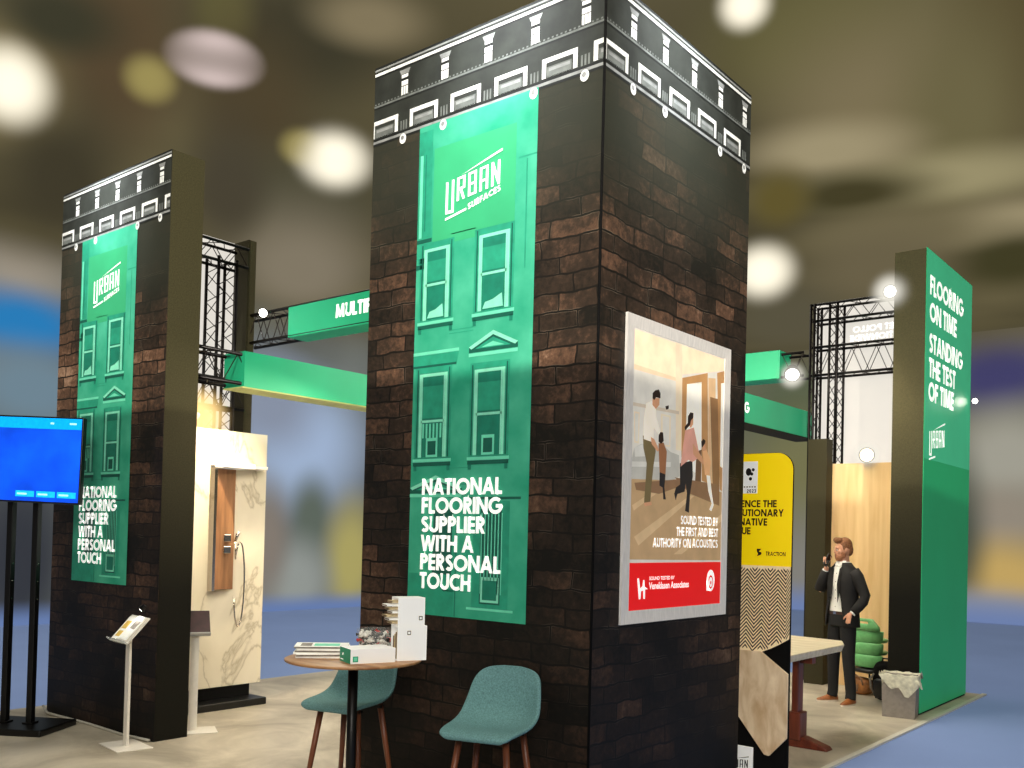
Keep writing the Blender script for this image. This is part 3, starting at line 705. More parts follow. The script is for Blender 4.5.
def banner(root, X0, Y):
    """green printed banner of a town-house front; X0 = world x of the tower's right edge"""
    b = MB(); pr = Print((X0, Y, 0), (1, 0, 0), (0, 0, 1), b, 3)
    L0, L1 = -1.40, -.445
    pr.rect(L0, L1, 1.245, 4.335, 'bgreen', 0)
    pr.rect(-1.265, -.6, 3.55, 4.17, 'g_flat', 1)
    pr.rect(L0, -1.28, 3.62, 4.3, 'g_mid', 1); pr.rect(-1.385, -1.36, 3.62, 4.15, 'g_light', 2); pr.rect(-1.34, -1.33, 3.66, 4.15, 'g_dark', 2)
    pr.rect(L0, -1.27, 3.585, 3.61, 'g_deep', 2); pr.rect(L0, -1.28, 3.42, 3.45, 'g_deep', 2); pr.rect(L0 + .02, -1.28, 3.455, 3.49, 'g_dark', 2)
    pr.rect(-.58, L1, 3.95, 3.96, 'g_mid', 1); pr.rect(-.52, -.51, 3.3, 3.94, 'g_mid', 1)
    sash(pr, -1.31, -1.13, 3.09, 3.52, 3.31); sash(pr, -.85, -.65, 3.09, 3.53, 3.31)
    pediment(pr, -1.4, -1.03, 2.79, 0, True); pediment(pr, -.93, -.55, 2.845, .085)
    sash(pr, -1.32, -1.12, 2.225, 2.73, 2.45, True, curtain=True); sash(pr, -.86, -.66, 2.225, 2.72, 2.47, True)
    pediment(pr, -1.4, -.96, 2.0, .075)
    pr.rect(-.9, -.5, 1.96, 1.975, 'g_deep', 2)
    pr.rect(-.86, -.58, 1.31, 1.95, 'g_mid', 2); pr.rect(-.8, -.64, 1.34, 1.9, 'g_deep', 3)
    for i in range(7): pr.rect(-.795 + i * .026, -.787 + i * .026, 1.4, 1.88, 'g_light', 4)
    pr.rect(-.79, -.65, 1.35, 1.5, 'g_mint', 4); pr.rect(-.775, -.665, 1.365, 1.48, 'g_dark', 5); pr.rect(-.9, -.54, 1.3, 1.315, 'g_light', 3)
    pr.rect(L0, -1.01, 1.245, 1.5, 'g_mid', 1); pr.rect(-1.19, -1.03, 1.5, 1.9, 'g_deep', 2)
    pr.rect(-1.0, -.99, 1.25, 1.85, 'g_dark', 2)
    for z in (1.4, 1.62, 2.05, 2.15, 2.98, 3.0, 3.6): pr.rect(-1.1, -.9, z, z + .006, 'g_mid', 1)
    b.build('banner_print', root)
    b = MB(); pr = Print((X0, Y, 0), (1, 0, 0), (0, 0, 1), b, 13)
    for i, s in enumerate(['NATIONAL', 'FLOORING', 'SUPPLIER', 'WITH A', 'PERSONAL', 'TOUCH']):
        text(pr, s, -1.29, 1.99 - i * .1165, .1, 'letter_white', 0, gap=.035, sx=[1.12, 1.12, 1.15, 1.12, 1.14, 1.08][i])
    b.build('slogan_lettering', root)
    b = MB(); pr = Print((X0, Y, 0), (1, 0, 0), (0, 0, 1), b, 10)
    urban_logo(pr, -1.155, 3.745, .45, l=0)
    b.build('logo_lettering', root)

# ---- the middle tower, 1.84 x 1.82 m, 4.85 m tall
t = thing('display_tower', 'tall square brick-print tower in the middle with green banner and framed poster', 'tower', (-.92, .91, 0), 0)
b = MB(); b.box(-1.835, -.005, .005, 1.81, 0, 4.845, 'black_fabric'); b.build('frame_core', t)
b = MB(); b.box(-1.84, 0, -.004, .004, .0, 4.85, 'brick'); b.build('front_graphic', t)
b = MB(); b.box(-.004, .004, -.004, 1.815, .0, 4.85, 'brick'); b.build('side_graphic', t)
b = MB(); b.tube([(.006, -.006, 0), (.006, -.006, 4.85)], .008, 'black_fabric', 8); b.build('corner_seam', t)
b = MB(); cornice(Print((-1.84, -.004, 0), (1, 0, 0), (0, 0, 1), b), 1.84, (0, 1, 3, 4)); b.build('cornice_print', t)
b = MB(); cornice(Print((.004, 0, 0), (0, 1, 0), (0, 0, 1), b), 1.815, (0, 1, 3, 4)); b.build('cornice_print', t)
banner(t, 0, -.006)

# ---- the left tower: brick front, cloth outer side, open towards the stand
LT = t = thing('display_tower', 'brick-print tower on the left behind the screen with the same green banner', 'tower', (-5.12, .1, 0), 0)
b = MB(); b.box(-6.05, -4.205, -.066, .225, 0, 4.845, 'black_fabric'); b.build('frame_core', t)
b = MB(); b.box(-6.055, -4.2, -.074, -.066, .0, 4.85, 'brick'); b.build('front_graphic', t)
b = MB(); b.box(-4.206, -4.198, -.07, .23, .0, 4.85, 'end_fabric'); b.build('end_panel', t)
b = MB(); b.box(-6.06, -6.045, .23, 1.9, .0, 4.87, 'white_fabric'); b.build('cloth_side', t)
b = MB(); b.box(-6.045, -5.79, 1.8, 1.9, .0, 4.87, 'olive_fabric'); b.build('rear_panel', t)
b = MB(); cornice(Print((-6.055, -.076, 0), (1, 0, 0), (0, 0, 1), b), 1.855, (0, 1, 3, 4)); b.build('cornice_print', t)
banner(t, -4.25, -.078)
b = MB(); b.tube([(-6.07, -.1, .05), (-5.9, -.14, .012), (-5.2, -.11, .012), (-4.6, -.13, .012), (-4.22, -.1, .015)], .012, 'cable_grey', 8)
tag(b.build('floor_cable'), 'grey cable running along the foot of the left brick tower', 'cable')

# ---- the right tower: green end wall, printed cloth back, wooden panel
RT = t = thing('display_tower', 'green and black tower on the right reading flooring on time', 'tower', (-.16, 6.9, 0), 0)
b = MB(); b.box(-.32, -.004, 6.04, 7.86, 0, 4.845, 'black_fabric'); b.build('frame_core', t)
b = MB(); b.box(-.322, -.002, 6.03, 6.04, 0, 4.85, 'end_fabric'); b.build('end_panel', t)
b = MB(); b.box(-.004, .004, 6.03, 7.87, .02, 4.86, 'column_green')
pr = Print((.004, 0, 0), (0, 1, 0), (0, 0, 1), b)
pr.rect(6.03, 7.865, 2.66, 4.855, 'column_light', 1)
b.build('side_graphic', t)
for grp in (0, 1):
  b = MB(); pr = Print((.004, 0, 0), (0, 1, 0), (0, 0, 1), b, 4)
  for s, z, wd in (('FLOORING', 4.41, 1.33), ('ON TIME', 4.13, 1.06), ('STANDING', 3.80, 1.33), ('THE TEST', 3.54, 1.04), ('OF TIME', 3.29, .98))[grp * 2:2 + grp * 3]:
    h = .25 if s != 'OF TIME' else .22; n = sum(G(c)[0] + .035 for c in s) - .035
    text(pr, s, 6.15, z - .015, .205, 'letter_white', 0, gap=.035, sx=wd / (n * .205))
  b.build('slogan_lettering', t)
b = MB(); pr = Print((.004, 0, 0), (0, 1, 0), (0, 0, 1), b, 4); urban_logo(pr, 6.21, 2.72, .58, l=0, sub=False); b.build('logo_lettering', t)
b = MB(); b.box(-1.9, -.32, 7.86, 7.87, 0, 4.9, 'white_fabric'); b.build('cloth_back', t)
b = MB()
mp = Print((-.3, 7.852, 0), (-1, 0, 0), (0, 0, 1), b); mp.N = Vector((0, -1, 0))
text(mp, 'C-PET POLLO', .41, 4.455, .078, 'fabric_text', 1, gap=.06, sx=1.22)
text(mp, 'NATIONWIDE', .43, 4.345, .078, 'fabric_text', 1, gap=.06, sx=1.22)
b.build('mirrored_lettering', t)
b = MB(); b.box(-1.6, -.33, 7.5, 7.53, 0, 2.75, 'plywood'); b.build('wood_panel', t)
b = MB(); b.box(-1.74, -1.5, 7.3, 7.5, 0, 3.05, 'olive_fabric'); b.build('low_pillar', t)

# ================================================================== black lattice trusses
def truss(root, a, ax, L_, w=.24, h=.24, step=.3, name=None):
    """box truss from corner a along axis ax"""
    A = Vector((0, 0, 0)); A['xyz'.index(ax)] = 1
    o = [q for q in 'xyz' if q != ax]; B = Vector((0, 0, 0)); B['xyz'.index(o[0])] = w; D = Vector((0, 0, 0)); D['xyz'.index(o[1])] = h
    a = Vector(a); cs = [a, a + B, a + B + D, a + D]
    b = MB(); n = max(1, round(L_ / step))
    for k in range(4):
        p, q = cs[k], cs[(k + 1) % 4]
        for i in range(n):
            s0 = A * (L_ * i / n); s1 = A * (L_ * (i + 1) / n); sm = A * (L_ * (i + .5) / n)
            b.tube([p + s0, q + sm], .005, 'lace_black', 5, False); b.tube([q + sm, p + s1], .005, 'lace_black', 5, False)
    la = b.build(name or 'lacing', root)
    if name: la['_o'] = root['_o']
    for c in cs:
        b = MB(); b.tube([c, c + A * L_], .017, 'truss_black', 8); b.build('chord', la if name else root)
def truss_thing(name, label, a, ax, L_, w=.24, h=.24, group='black lattice trusses of the stand'):
    t = thing(name, label, 'truss', a, 0, group); truss(t, a, ax, L_, w, h); return t

truss(LT, (-5.98, 1.42, 0), 'z', 4.6, .22, .22, name='truss_post')
truss(LT, (-5.98, .26, 4.55), 'y', 1.52, .22, .2, name='truss_rail')
truss(LT, (-5.98, .26, 3.02), 'y', 1.52, .22, .3, name='truss_rail')
# header over the back of the left tower, with green fascia
t = thing('header_beam', 'upper green header board on a black truss left of the middle tower', 'beam', (-4, 1.85, 3.74), 0)
truss(t, (-5.99, 1.86, 3.76), 'x', 4.1, .2, .3)
b = MB(); b.box(-5.13, -1.86, 1.845, 2.1, 3.74, 4.07, 'fascia_green'); b.build('fascia', t, bevel=.006)
b = MB(); pr = Print((0, 1.843, 0), (1, 0, 0), (0, 0, 1), b); text(pr, 'MULTIF', -4.38, 3.85, .135, 'letter_white', 0, gap=.04, sx=1.05); b.build('header_lettering', t)
t = thing('header_beam', 'lower green header board receding behind the middle tower on its left', 'beam', (-4.25, 3, 3.0), 0)
truss(t, (-4.54, .24, 3.04), 'y', 5.6, .24, .26)
b = MB(); b.box(-4.56, -4.25, .72, 5.9, 3.01, 3.325, 'fascia_green'); b.box(-4.55, -4.26, .71, 5.9, 3.0, 3.01, 'fascia_under'); b.build('fascia', t)
# back right headers
t = thing('header_beam', 'upper mint header board behind the right edge of the middle tower', 'beam', (-3, 7.6, 3.86), 0)
truss(t, (-6, 7.5, 3.9), 'x', 4.1, .26, .3)
b = MB(); b.box(-5.9, -2.2, 7.44, 7.8, 3.88, 4.25, 'fascia_green'); b.build('fascia', t, bevel=.006)
t = thing('header_beam', 'lower green header board ending in letters NG right of the middle tower', 'beam', (-1.9, 5, 3.1), 0)
truss(t, (-2.2, 1.85, 3.14), 'y', 5.9, .26, .26)
b = MB(); b.box(-2.25, -1.9, 1.86, 8.08, 3.12, 3.455, 'fascia_green'); b.box(-2.23, -1.92, 1.87, 8.08, 3.11, 3.12, 'olive_fabric'); b.build('fascia', t)
b = MB(); pr = Print((-1.898, 0, 0), (0, 1, 0), (0, 0, 1), b); text(pr, 'NG', 5.93, 3.225, .13, 'letter_white', 0, gap=.04, right=True); b.build('header_lettering', t)
# back right lattice in front of the cloth
truss(RT, (-1.84, 7.56, 0), 'z', 4.82, .05, .24, name='truss_post')
truss(RT, (-1.6, 7.58, 2.76), 'z', 2.04, .1, .24, name='truss_post')
truss(RT, (-1.86, 7.58, 4.6), 'x', 1.54, .24, .21, name='truss_rail')
truss(RT, (-1.86, 7.58, 3.9), 'x', 1.54, .24, .36, name='truss_rail')

# ================================================================== spot lamps of the stand
def spot_lamp(p, aim, label, m='lamp_white', r=.07, power=60, col=(1, .93, .8), ang=100, name='spot_lamp', blend=.6, halo=0):
    t = thing(name, label, 'lamp', p, 0)
    d = (Vector(aim) - Vector(p)).normalized(); q = d.to_track_quat('Z', 'Y').to_matrix()
    b = MB(); b.lathe([(.02, -r * 1.6), (r * .7, -r * 1.5), (r, -.3 * r), (r * 1.05, 0), (r * .9, 0), (.0, -.25 * r)], 'black_metal', n=20)
    for v in range(len(b.v)): b.v[v] = q @ b.v[v] + Vector(p)
    b.build('housing', t)
    b = MB(); b.ell((0, 0, 0), (r * .86, r * .86, r * .35), m)
    for v in range(len(b.v)): b.v[v] = q @ b.v[v] + Vector(p)
    b.build('bulb', t)
    if halo:
        b = MB(); b.ell(Vector(p) + d * r * .3, (halo,) * 3, 'lamp_halo_warm' if m == 'lamp_warm' and halo > .28 else 'lamp_halo', None, 28, 18); b.build('halo', t)  # glow shell added for bloom round the bulb
    L = bpy.data.lights.new('spot', 'SPOT'); L.energy = power; L.color = col; L.spot_size = math.radians(ang); L.spot_blend = blend; L.shadow_soft_size = .05
    o = bpy.data.objects.new('spot_light', L); C.objects.link(o); o.location = Vector(p) + d * (r * .6); o.rotation_euler = (-d).to_track_quat('Z', 'Y').to_euler()
    return t
CAMP = (2.9, -4.27, 1.75)
spot_lamp((-5.1, .78, 2.8), (-4.6, .9, 2.3), 'bright warm spot lamp at the top left corner of the marble wall', 'lamp_warm', .06, 130, (1, .8, .5), 165, halo=.38)
spot_lamp((-2.0, 7.38, 3.9), (-.9, 4.6, 1.6), 'bright lamp under the end of the upper mint header board', 'lamp_white', .1, 22, halo=.26)
spot_lamp((-1.05, 7.42, 2.84), (.3, 3.6, 2.6), 'glowing lamp on top of the pale wooden panel', 'lamp_warm', .09, 12, (1, .85, .6), 150, halo=.26)
spot_lamp((-.335, 5.93, 4.42), (.9, 3., 3.4), 'bright lamp clipped high on the left edge of the green tower', 'lamp_white', .07, 40, halo=.3)
spot_lamp((.07, 7.8, 3.47), (.8, 6.2, 3.3), 'small white lamp on the far edge of the green wall', 'lamp_white', .035, 3)
spot_lamp((-5.36, 1.7, 4.0), (-4.4, .3, 3.4), 'white lamp on the truss beside the upper green header board', 'lamp_white', .05, 15)
# ================================================================== framed poster on the tower's right face
t = thing('framed_poster', 'large silver-framed poster of a family dancing, hung on the middle tower', 'poster', (.02, .92, 1.27), 0)
b = MB(); b.box(.0045, .010, .28, 1.54, 1.275, 3.02, 'black_metal'); b.build('backing', t)
def bar(y0, y1, z0, z1):
    return b.box(.02, .055, y0, y1, z0, z1, 'silver')
b = MB(); F0, F1, Z0, Z1 = .265, 1.555, 1.262, 3.03
for q in ([(F0, Z0), (F1, Z0), (F1 - .072, Z0 + .075), (F0 + .085, Z0 + .075)], [(F1, Z0), (F1, Z1), (F1 - .072, Z1 - .07), (F1 - .072, Z0 + .075)],
          [(F1, Z1), (F0, Z1), (F0 + .085, Z1 - .07), (F1 - .072, Z1 - .07)], [(F0, Z1), (F0, Z0), (F0 + .085, Z0 + .075), (F0 + .085, Z1 - .07)]):
    lo = [Vector((.006, y, z)) for y, z in q]; hi = [Vector((.022 if i < 2 else .016, y, z)) for i, (y, z) in enumerate(q)]
    b.add(lo + hi, [(0, 3, 2, 1), (4, 5, 6, 7), (0, 1, 5, 4), (1, 2, 6, 5), (2, 3, 7, 6), (3, 0, 4, 7)], 'silver')
b.build('frame', t)
b = MB(); pr = Print((.0105, 0, 0), (0, 1, 0), (0, 0, 1), b)
pr.rect(.35, 1.495, 1.335, 2.96, 'wallp', 0)
pr.mb = b
POSTER=[
 ("peach",[(0.355,2.95),(1.495,2.955),(1.495,2.88),(0.91,2.77),(0.86,2.73),(0.355,2.73)]),
 ("peach2",[(0.355,2.75),(0.86,2.74),(0.86,2.72),(0.355,2.72)]),
 ("pale2",[(0.83,2.955),(0.91,2.955),(0.94,2.3),(0.86,2.3)]),
 ("pale3",[(0.355,2.53),(0.89,2.54),(0.89,2.52),(0.355,2.51)]),
 ("pale2",[(0.37,2.48),(0.43,2.48),(0.43,2.3),(0.38,2.3)]),
 ("wallp",[(0.38,2.47),(0.42,2.47),(0.42,2.31),(0.39,2.31)]),
 ("pale2",[(0.67,2.5),(0.79,2.5),(0.79,2.31),(0.68,2.31)]),
 ("wallp",[(0.69,2.49),(0.77,2.49),(0.78,2.32),(0.7,2.32)]),
 ("floorp",[(0.355,2.1),(0.9,2.12),(1.495,2.07),(1.495,1.62),(0.355,1.63)]),
 ("floorq",[(0.37,1.94),(0.72,2.08),(0.75,2.07),(0.39,1.91)]),
 ("floorq",[(0.4,1.76),(1.05,2.03),(1.11,2.03),(0.45,1.71)]),
 ("floorq",[(0.86,1.66),(1.49,1.93),(1.49,1.88),(0.96,1.66)]),
 ("sofa",[(0.355,2.2),(0.38,2.27),(0.46,2.3),(0.71,2.31),(0.8,2.28),(0.9,2.27),(0.91,2.14),(0.82,2.11),(0.36,2.09)]),
 ("sofa2",[(0.355,2.19),(0.8,2.22),(0.8,2.19),(0.355,2.16)]),
 ("sofa2",[(0.38,2.27),(0.47,2.3),(0.5,2.23),(0.39,2.22)]),
 ("wood1",[(0.92,2.75),(1.25,2.83),(1.29,2.12),(1.2,2.13),(1.17,2.76),(0.98,2.72),(0.98,2.26),(0.93,2.26)]),
 ("white",[(0.98,2.72),(1.17,2.75),(1.19,2.16),(1.0,2.2)]),
 ("wood2",[(1.26,2.8),(1.36,2.81),(1.39,2.11),(1.29,2.12)]),
 ("curt",[(1.29,2.68),(1.42,2.68),(1.45,1.99),(1.36,2.03)]),
 ("curt2",[(1.12,2.31),(1.19,2.33),(1.19,2.05),(1.11,2.07)]),
 ("wood1",[(1.38,2.85),(1.495,2.88),(1.495,2.07),(1.45,2.09)]),
 ("white",[(1.44,2.79),(1.495,2.8),(1.495,2.23),(1.45,2.24)]),
 ("shade",[(0.39,2.07),(0.89,2.12),(0.97,2.09),(0.67,2.02),(0.41,2.03)]),
 ("shade",[(0.85,2.13),(1.42,2.12),(1.45,1.98),(1.05,2.04)]),
 ("olive",[(0.47,2.35),(0.6,2.33),(0.62,2.27),(0.6,2.19),(0.58,2.07),(0.57,1.96),(0.5,1.96),(0.51,2.06),(0.52,2.19),(0.48,2.28)]),
 ("shirtp",[(0.5,2.54),(0.56,2.56),(0.61,2.53),(0.61,2.48),(0.67,2.39),(0.66,2.37),(0.59,2.41),(0.59,2.32),(0.48,2.33),(0.48,2.44)]),
 ("skinp",[(0.57,2.58),(0.65,2.59),(0.65,2.55),(0.61,2.52),(0.57,2.54)]),
 ("hairp",[(0.57,2.61),(0.6,2.63),(0.64,2.64),(0.66,2.62),(0.66,2.59),(0.61,2.59),(0.59,2.57),(0.57,2.58)]),
 ("skinp",[(0.56,2.35),(0.6,2.34),(0.66,2.28),(0.64,2.27),(0.57,2.31)]),
 ("skinp",[(0.5,1.96),(0.58,1.97),(0.59,1.95),(0.51,1.94)]),
 ("tan",[(0.65,2.32),(0.71,2.33),(0.75,2.28),(0.74,2.14),(0.67,2.14),(0.66,2.23)]),
 ("hairp",[(0.65,2.37),(0.67,2.39),(0.7,2.39),(0.71,2.34),(0.68,2.32),(0.65,2.33)]),
 ("navy",[(0.67,2.15),(0.74,2.14),(0.73,2.06),(0.75,1.99),(0.72,1.99),(0.71,2.06),(0.67,2.07)]),
 ("navy",[(0.91,2.22),(1.07,2.25),(1.08,2.15),(1.05,2.04),(1.04,1.92),(0.99,1.93),(1.01,2.04),(0.99,2.1),(0.98,2.05),(0.89,2.03),(0.87,1.99),(0.85,2.03),(0.87,2.07),(0.92,2.09)]),
 ("pink",[(0.97,2.43),(1.08,2.46),(1.13,2.36),(1.17,2.28),(1.07,2.24),(1.02,2.25),(0.92,2.2),(0.95,2.35)]),
 ("skinp",[(1.07,2.36),(1.2,2.28),(1.24,2.23),(1.2,2.24),(1.08,2.29)]),
 ("skinp",[(1.02,2.52),(1.07,2.52),(1.07,2.48),(1.04,2.45),(1.01,2.47)]),
 ("hairp",[(1.0,2.52),(1.03,2.55),(1.07,2.55),(1.07,2.52),(1.04,2.5),(1.03,2.47),(0.97,2.43),(0.96,2.45),(1.0,2.48)]),
 ("tan2",[(1.2,2.33),(1.25,2.34),(1.32,2.26),(1.3,2.17),(1.24,2.17),(1.22,2.24)]),
 ("skinp",[(1.18,2.38),(1.23,2.38),(1.25,2.33),(1.2,2.32)]),
 ("hairp",[(1.18,2.38),(1.21,2.4),(1.24,2.39),(1.23,2.37),(1.19,2.34)]),
 ("white",[(1.26,2.17),(1.31,2.17),(1.34,2.06),(1.37,1.98),(1.34,1.94),(1.31,1.95),(1.34,1.99),(1.29,2.07)]),
 ("hairp",[(0.72,2.55),(0.76,2.56),(0.76,2.54),(0.73,2.53)]),
]

for i, (m, pts) in enumerate(POSTER): pr.poly(pts, m, .25 + i * .04)
pr.rect(.35, 1.495, 1.335, 1.61, 'poster_red', 3)
b.build('poster_print', t)
b = MB(); pr = Print((.0105, 0, 0), (0, 1, 0), (0, 0, 1), b, 5)
for i, s in enumerate(['SOUND TESTED BY', 'THE FIRST AND BEST', 'AUTHORITY ON ACOUSTICS']):
    n = sum(G(c)[0] + .04 for c in s) - .04
    text(pr, s, 1.435, 1.845 - i * .072, .056, 'letter_white', 0, gap=.04, sx=(.5, .55, .83)[i] / (n * .056), right=True, wt=.78)
small_text(pr, 'SOUND TESTED BY', .575, 1.508, .022, 'letter_white', 0, .02, 1.15)
small_text(pr, 'Veneklasen Associates', .575, 1.455, .042, 'letter_white', 0, .025, .93)
pr.poly([(.44, 1.52), (.46, 1.52), (.475, 1.46), (.5, 1.475), (.505, 1.51), (.52, 1.51), (.525, 1.47), (.565, 1.455), (.53, 1.455), (.53, 1.4), (.512, 1.4), (.508, 1.45), (.485, 1.445), (.48, 1.4), (.462, 1.4)], 'letter_white', 0)
pr.disc(1.345, 1.49, .055, 'letter_white', 0, 24, .07); pr.rect(1.29, 1.335, 1.425, 1.49, 'letter_white', 0)
pr.disc(1.345, 1.48, .034, 'poster_red', 1, 20, .045); pr.disc(1.345, 1.48, .022, 'letter_white', 2, 16, .032); pr.disc(1.345, 1.476, .01, 'poster_red', 3, 10, .015)
b.build('poster_lettering', t)

# ================================================================== yellow display panel
YP = 2.1
t = thing('display_stand', 'tall round-cornered yellow display panel with chevron floor, behind the middle tower', 'display stand', (-.2, YP, 0), 0)
b = MB()
def rounded(x0, x1, z0, z1, r, n=10):
    return [(x0, z0), (x1, z0)] + [(x1 - r + r * math.cos(PI / 2 * i / n), z1 - r + r * math.sin(PI / 2 * i / n)) for i in range(n + 1)] + [(x0 + r - r * math.sin(PI / 2 * i / n), z1 - r + r * math.cos(PI / 2 * i / n)) for i in range(n + 1)]
def prism(b, pts, y0, y1, m):
    n = len(pts); b.add([(x, y0, z) for x, z in pts] + [(x, y1, z) for x, z in pts], [tuple(range(n)), tuple(range(2 * n - 1, n - 1, -1))] + [(i, i + n, (i + 1) % n + n, (i + 1) % n) for i in range(n)], m)
prism(b, rounded(-.55, .242, 0, 2.382, .12), YP, YP + .02, 'black_fabric'); b.build('board', t)
b = MB(); pr = Print((0, YP, 0), (1, 0, 0), (0, 0, 1), b, 1)
pr.poly([(x * 1., z) for x, z in rounded(-.545, .242, 1.58, 2.38, .118)], 'yellow_print', 0)
b.build('yellow_print', t)
b = MB(); pr = Print((0, YP, 0), (1, 0, 0), (0, 0, 1), b, 3)
n = sum(G(c)[0] + .035 for c in 'EXPERIENCE THE') - .035
for s, z, x1 in (('EXPERIENCE THE', 1.995, .128), ('REVOLUTIONARY', 1.93, .18), ('ALTERNATIVE', 1.865, .06), ('VALUE', 1.8, -.065)):
    text(pr, s, x1, z, .052, 'ink', 0, gap=.05, sx=1.02, right=True, wt=.95)
b.build('slogan_lettering', t); b = MB(); pr = Print((0, YP, 0), (1, 0, 0), (0, 0, 1), b, 3)
pr.rect(-.155, -.02, 2.095, 2.325, 'white_plastic', 0)
pr.disc(-.09, 2.25, .022, 'ink', 1, 12, .028); pr.disc(-.055, 2.265, .012, 'ink', 1, 8); pr.disc(-.065, 2.235, .012, 'ink', 1, 8); pr.disc(-.075, 2.2, .013, 'ink', 1, 8)
text(pr, '2023', -.03, 2.1, .026, 'ink', 1, gap=.12, sx=1., right=True)
for i in range(6): pr.rect(-.145 + i * .02, -.133 + i * .02, 2.137, 2.148, 'paper_grey', 1)
b.build('award_badge', t); b = MB(); pr = Print((0, YP, 0), (1, 0, 0), (0, 0, 1), b, 3)
text(pr, 'TRACTION', .2, 1.652, .03, 'ink', 0, gap=.05, sx=.85, right=True, wt=.8); b.build('maker_name', t); b = MB(); pr = Print((0, YP, 0), (1, 0, 0), (0, 0, 1), b, 3)
pr.poly([(x - .035, z) for x, z in [(.02, 1.645), (.055, 1.66), (.055, 1.675), (.035, 1.68), (.055, 1.7), (.02, 1.7), (.02, 1.68), (.03, 1.665)]], 'ink', 0)
b.build('maker_mark', t)
# chevron floor sheet, rolling forward at its foot
b = MB()
def chev_y(z): return YP - .006 - (max(0, 1.22 - z) ** 2) * .3
P0, P1 = -.545, .242
XS = [P0 + (P1 - P0) * j / 12 for j in range(13)]
b.add([Vector((x, chev_y(1.58 + (zl - 1.58) * i / 14), 1.58 + (zl - 1.58) * i / 14)) for i in range(15) for x in XS for zl in [.965 + .11 * max(0, (x - .02) / .22) ** 1.3]], [(13 * i + j, 13 * i + j + 1, 13 * i + j + 14, 13 * i + j + 13) for i in range(14) for j in range(12)], 'chev_light')
pw = .058; hgt = .066; zz = 1.60
def cv(x, z): return Vector((x, chev_y(z) - .003, z))
k = 0
z = 1.64
zmin = lambda x: .965 + .11 * max(0, (x - .02) / .22) ** 1.3
while z > .93:
    for i in range(14):
        x0 = P0 + i * pw; x1 = min(x0 + pw, P1)
        if x0 >= P1: continue
        up = i % 2 == 0
        za = z - (0 if up else hgt); zb = z - (hgt if up else 0)
        def clip(q): return max(1.03, min(1.58, q))
        for s in range(3):
            xa = x0 + (x1 - x0) * s / 3; xb = x0 + (x1 - x0) * (s + 1) / 3
            z1 = za + (zb - za) * s / 3; z2 = za + (zb - za) * (s + 1) / 3
            if min(z1, z2) - .012 < zmin((xa + xb) / 2) or max(z1, z2) > 1.58: continue
            b.add([cv(xa, z1), cv(xb, z2), cv(xb, z2 - .0135), cv(xa, z1 - .0135)], [(3, 2, 1, 0)], 'chev_dark')
    z -= .027
b.build('chevron_sheet', t)
# diagonal oak plank standing in front
b = MB(); prism(b, [(-.42, .97), (.04, .975), (.243, .835), (.243, .39), (.115, .25), (.08, .255), (-.14, .52), (-.42, .85)], YP - .03, YP - .008, 'plank'); b.build('oak_plank', t, bevel=.004)
# small urban sign
t = thing('small_sign', 'small white urban sign card standing at the foot of the yellow panel', 'sign', (-.06, 2.0, 0), 0)
b = MB(); b.box(-.22, .035, 1.98, 2.0, .02, .31, 'white_plastic'); b.build('card', t, bevel=.003)
b = MB(); pr = Print((0, 1.979, 0), (1, 0, 0), (0, 0, 1), b); urban_logo(pr, -.165, .13, .175, 'ink', 1, sub=False); b.build('logo_lettering', t)
b = MB(); b.box(-.22, .035, 1.96, 2.05, 0, .02, 'black_plastic'); b.build('foot', t)

# ================================================================== marble shower wall
t = thing('marble_wall', 'veined white marble wall panel beside the left tower', 'wall panel', (-5.2, 1.2, 0), 0)
b = MB(); b.box(-5.235, -5.2, .55, 1.685, .19, 2.715, 'marble'); b.build('marble_slab', t, bevel=.003)
b = MB(); b.box(-5.42, -5.21, .55, 1.56, .05, .19, 'black_fabric'); b.build('plinth', t)
b = MB(); b.box(-5.5, -5.0, .5, 1.62, 0, .07, 'black_plastic'); b.build('base', t, bevel=.01)
t = thing('shower_column', 'brown shower column with rain arm and looping hose on the marble wall', 'shower', (-5.18, 1.15, 1.14), 0)
b = MB(); b.box(-5.198, -5.13, 1.06, 1.275, 1.15, 2.33, 'showerwood'); b.build('panel', t, bevel=.006)
b = MB(); b.box(-5.199, -5.12, 1.03, 1.06, 1.14, 2.36, 'chrome'); b.build('side_strip', t)
b = MB(); b.box(-5.199, -4.96, 1.03, 1.38, 2.335, 2.385, 'white_plastic'); b.box(-5.199, -5.06, 1.38, 1.6, 2.345, 2.375, 'silver'); b.build('rain_arm', t, bevel=.005)
for z in (1.655, 1.54):
    b = MB(); b.tube([(-5.13, 1.17, z), (-5.09, 1.17, z)], .032, 'chrome', 4); b.box(-5.105, -5.085, 1.13, 1.21, z - .035, z + .035, 'chrome'); b.build('control_knob', t, bevel=.005)
b = MB(); b.tube([(-5.12, 1.28, 1.62)] + [(-5.13, 1.345 + .06 * math.cos(a), 1.2 + .42 * math.sin(a)) for a in [PI * .8 - i * PI * 1.7 / 18 for i in range(19)]], .008, 'chrome', 8); b.build('hose', t)
b = MB(); b.tube([(-5.13, 1.285, 1.62), (-5.1, 1.3, 1.72)], [.012, .02], 'chrome'); b.build('hand_spray', t)

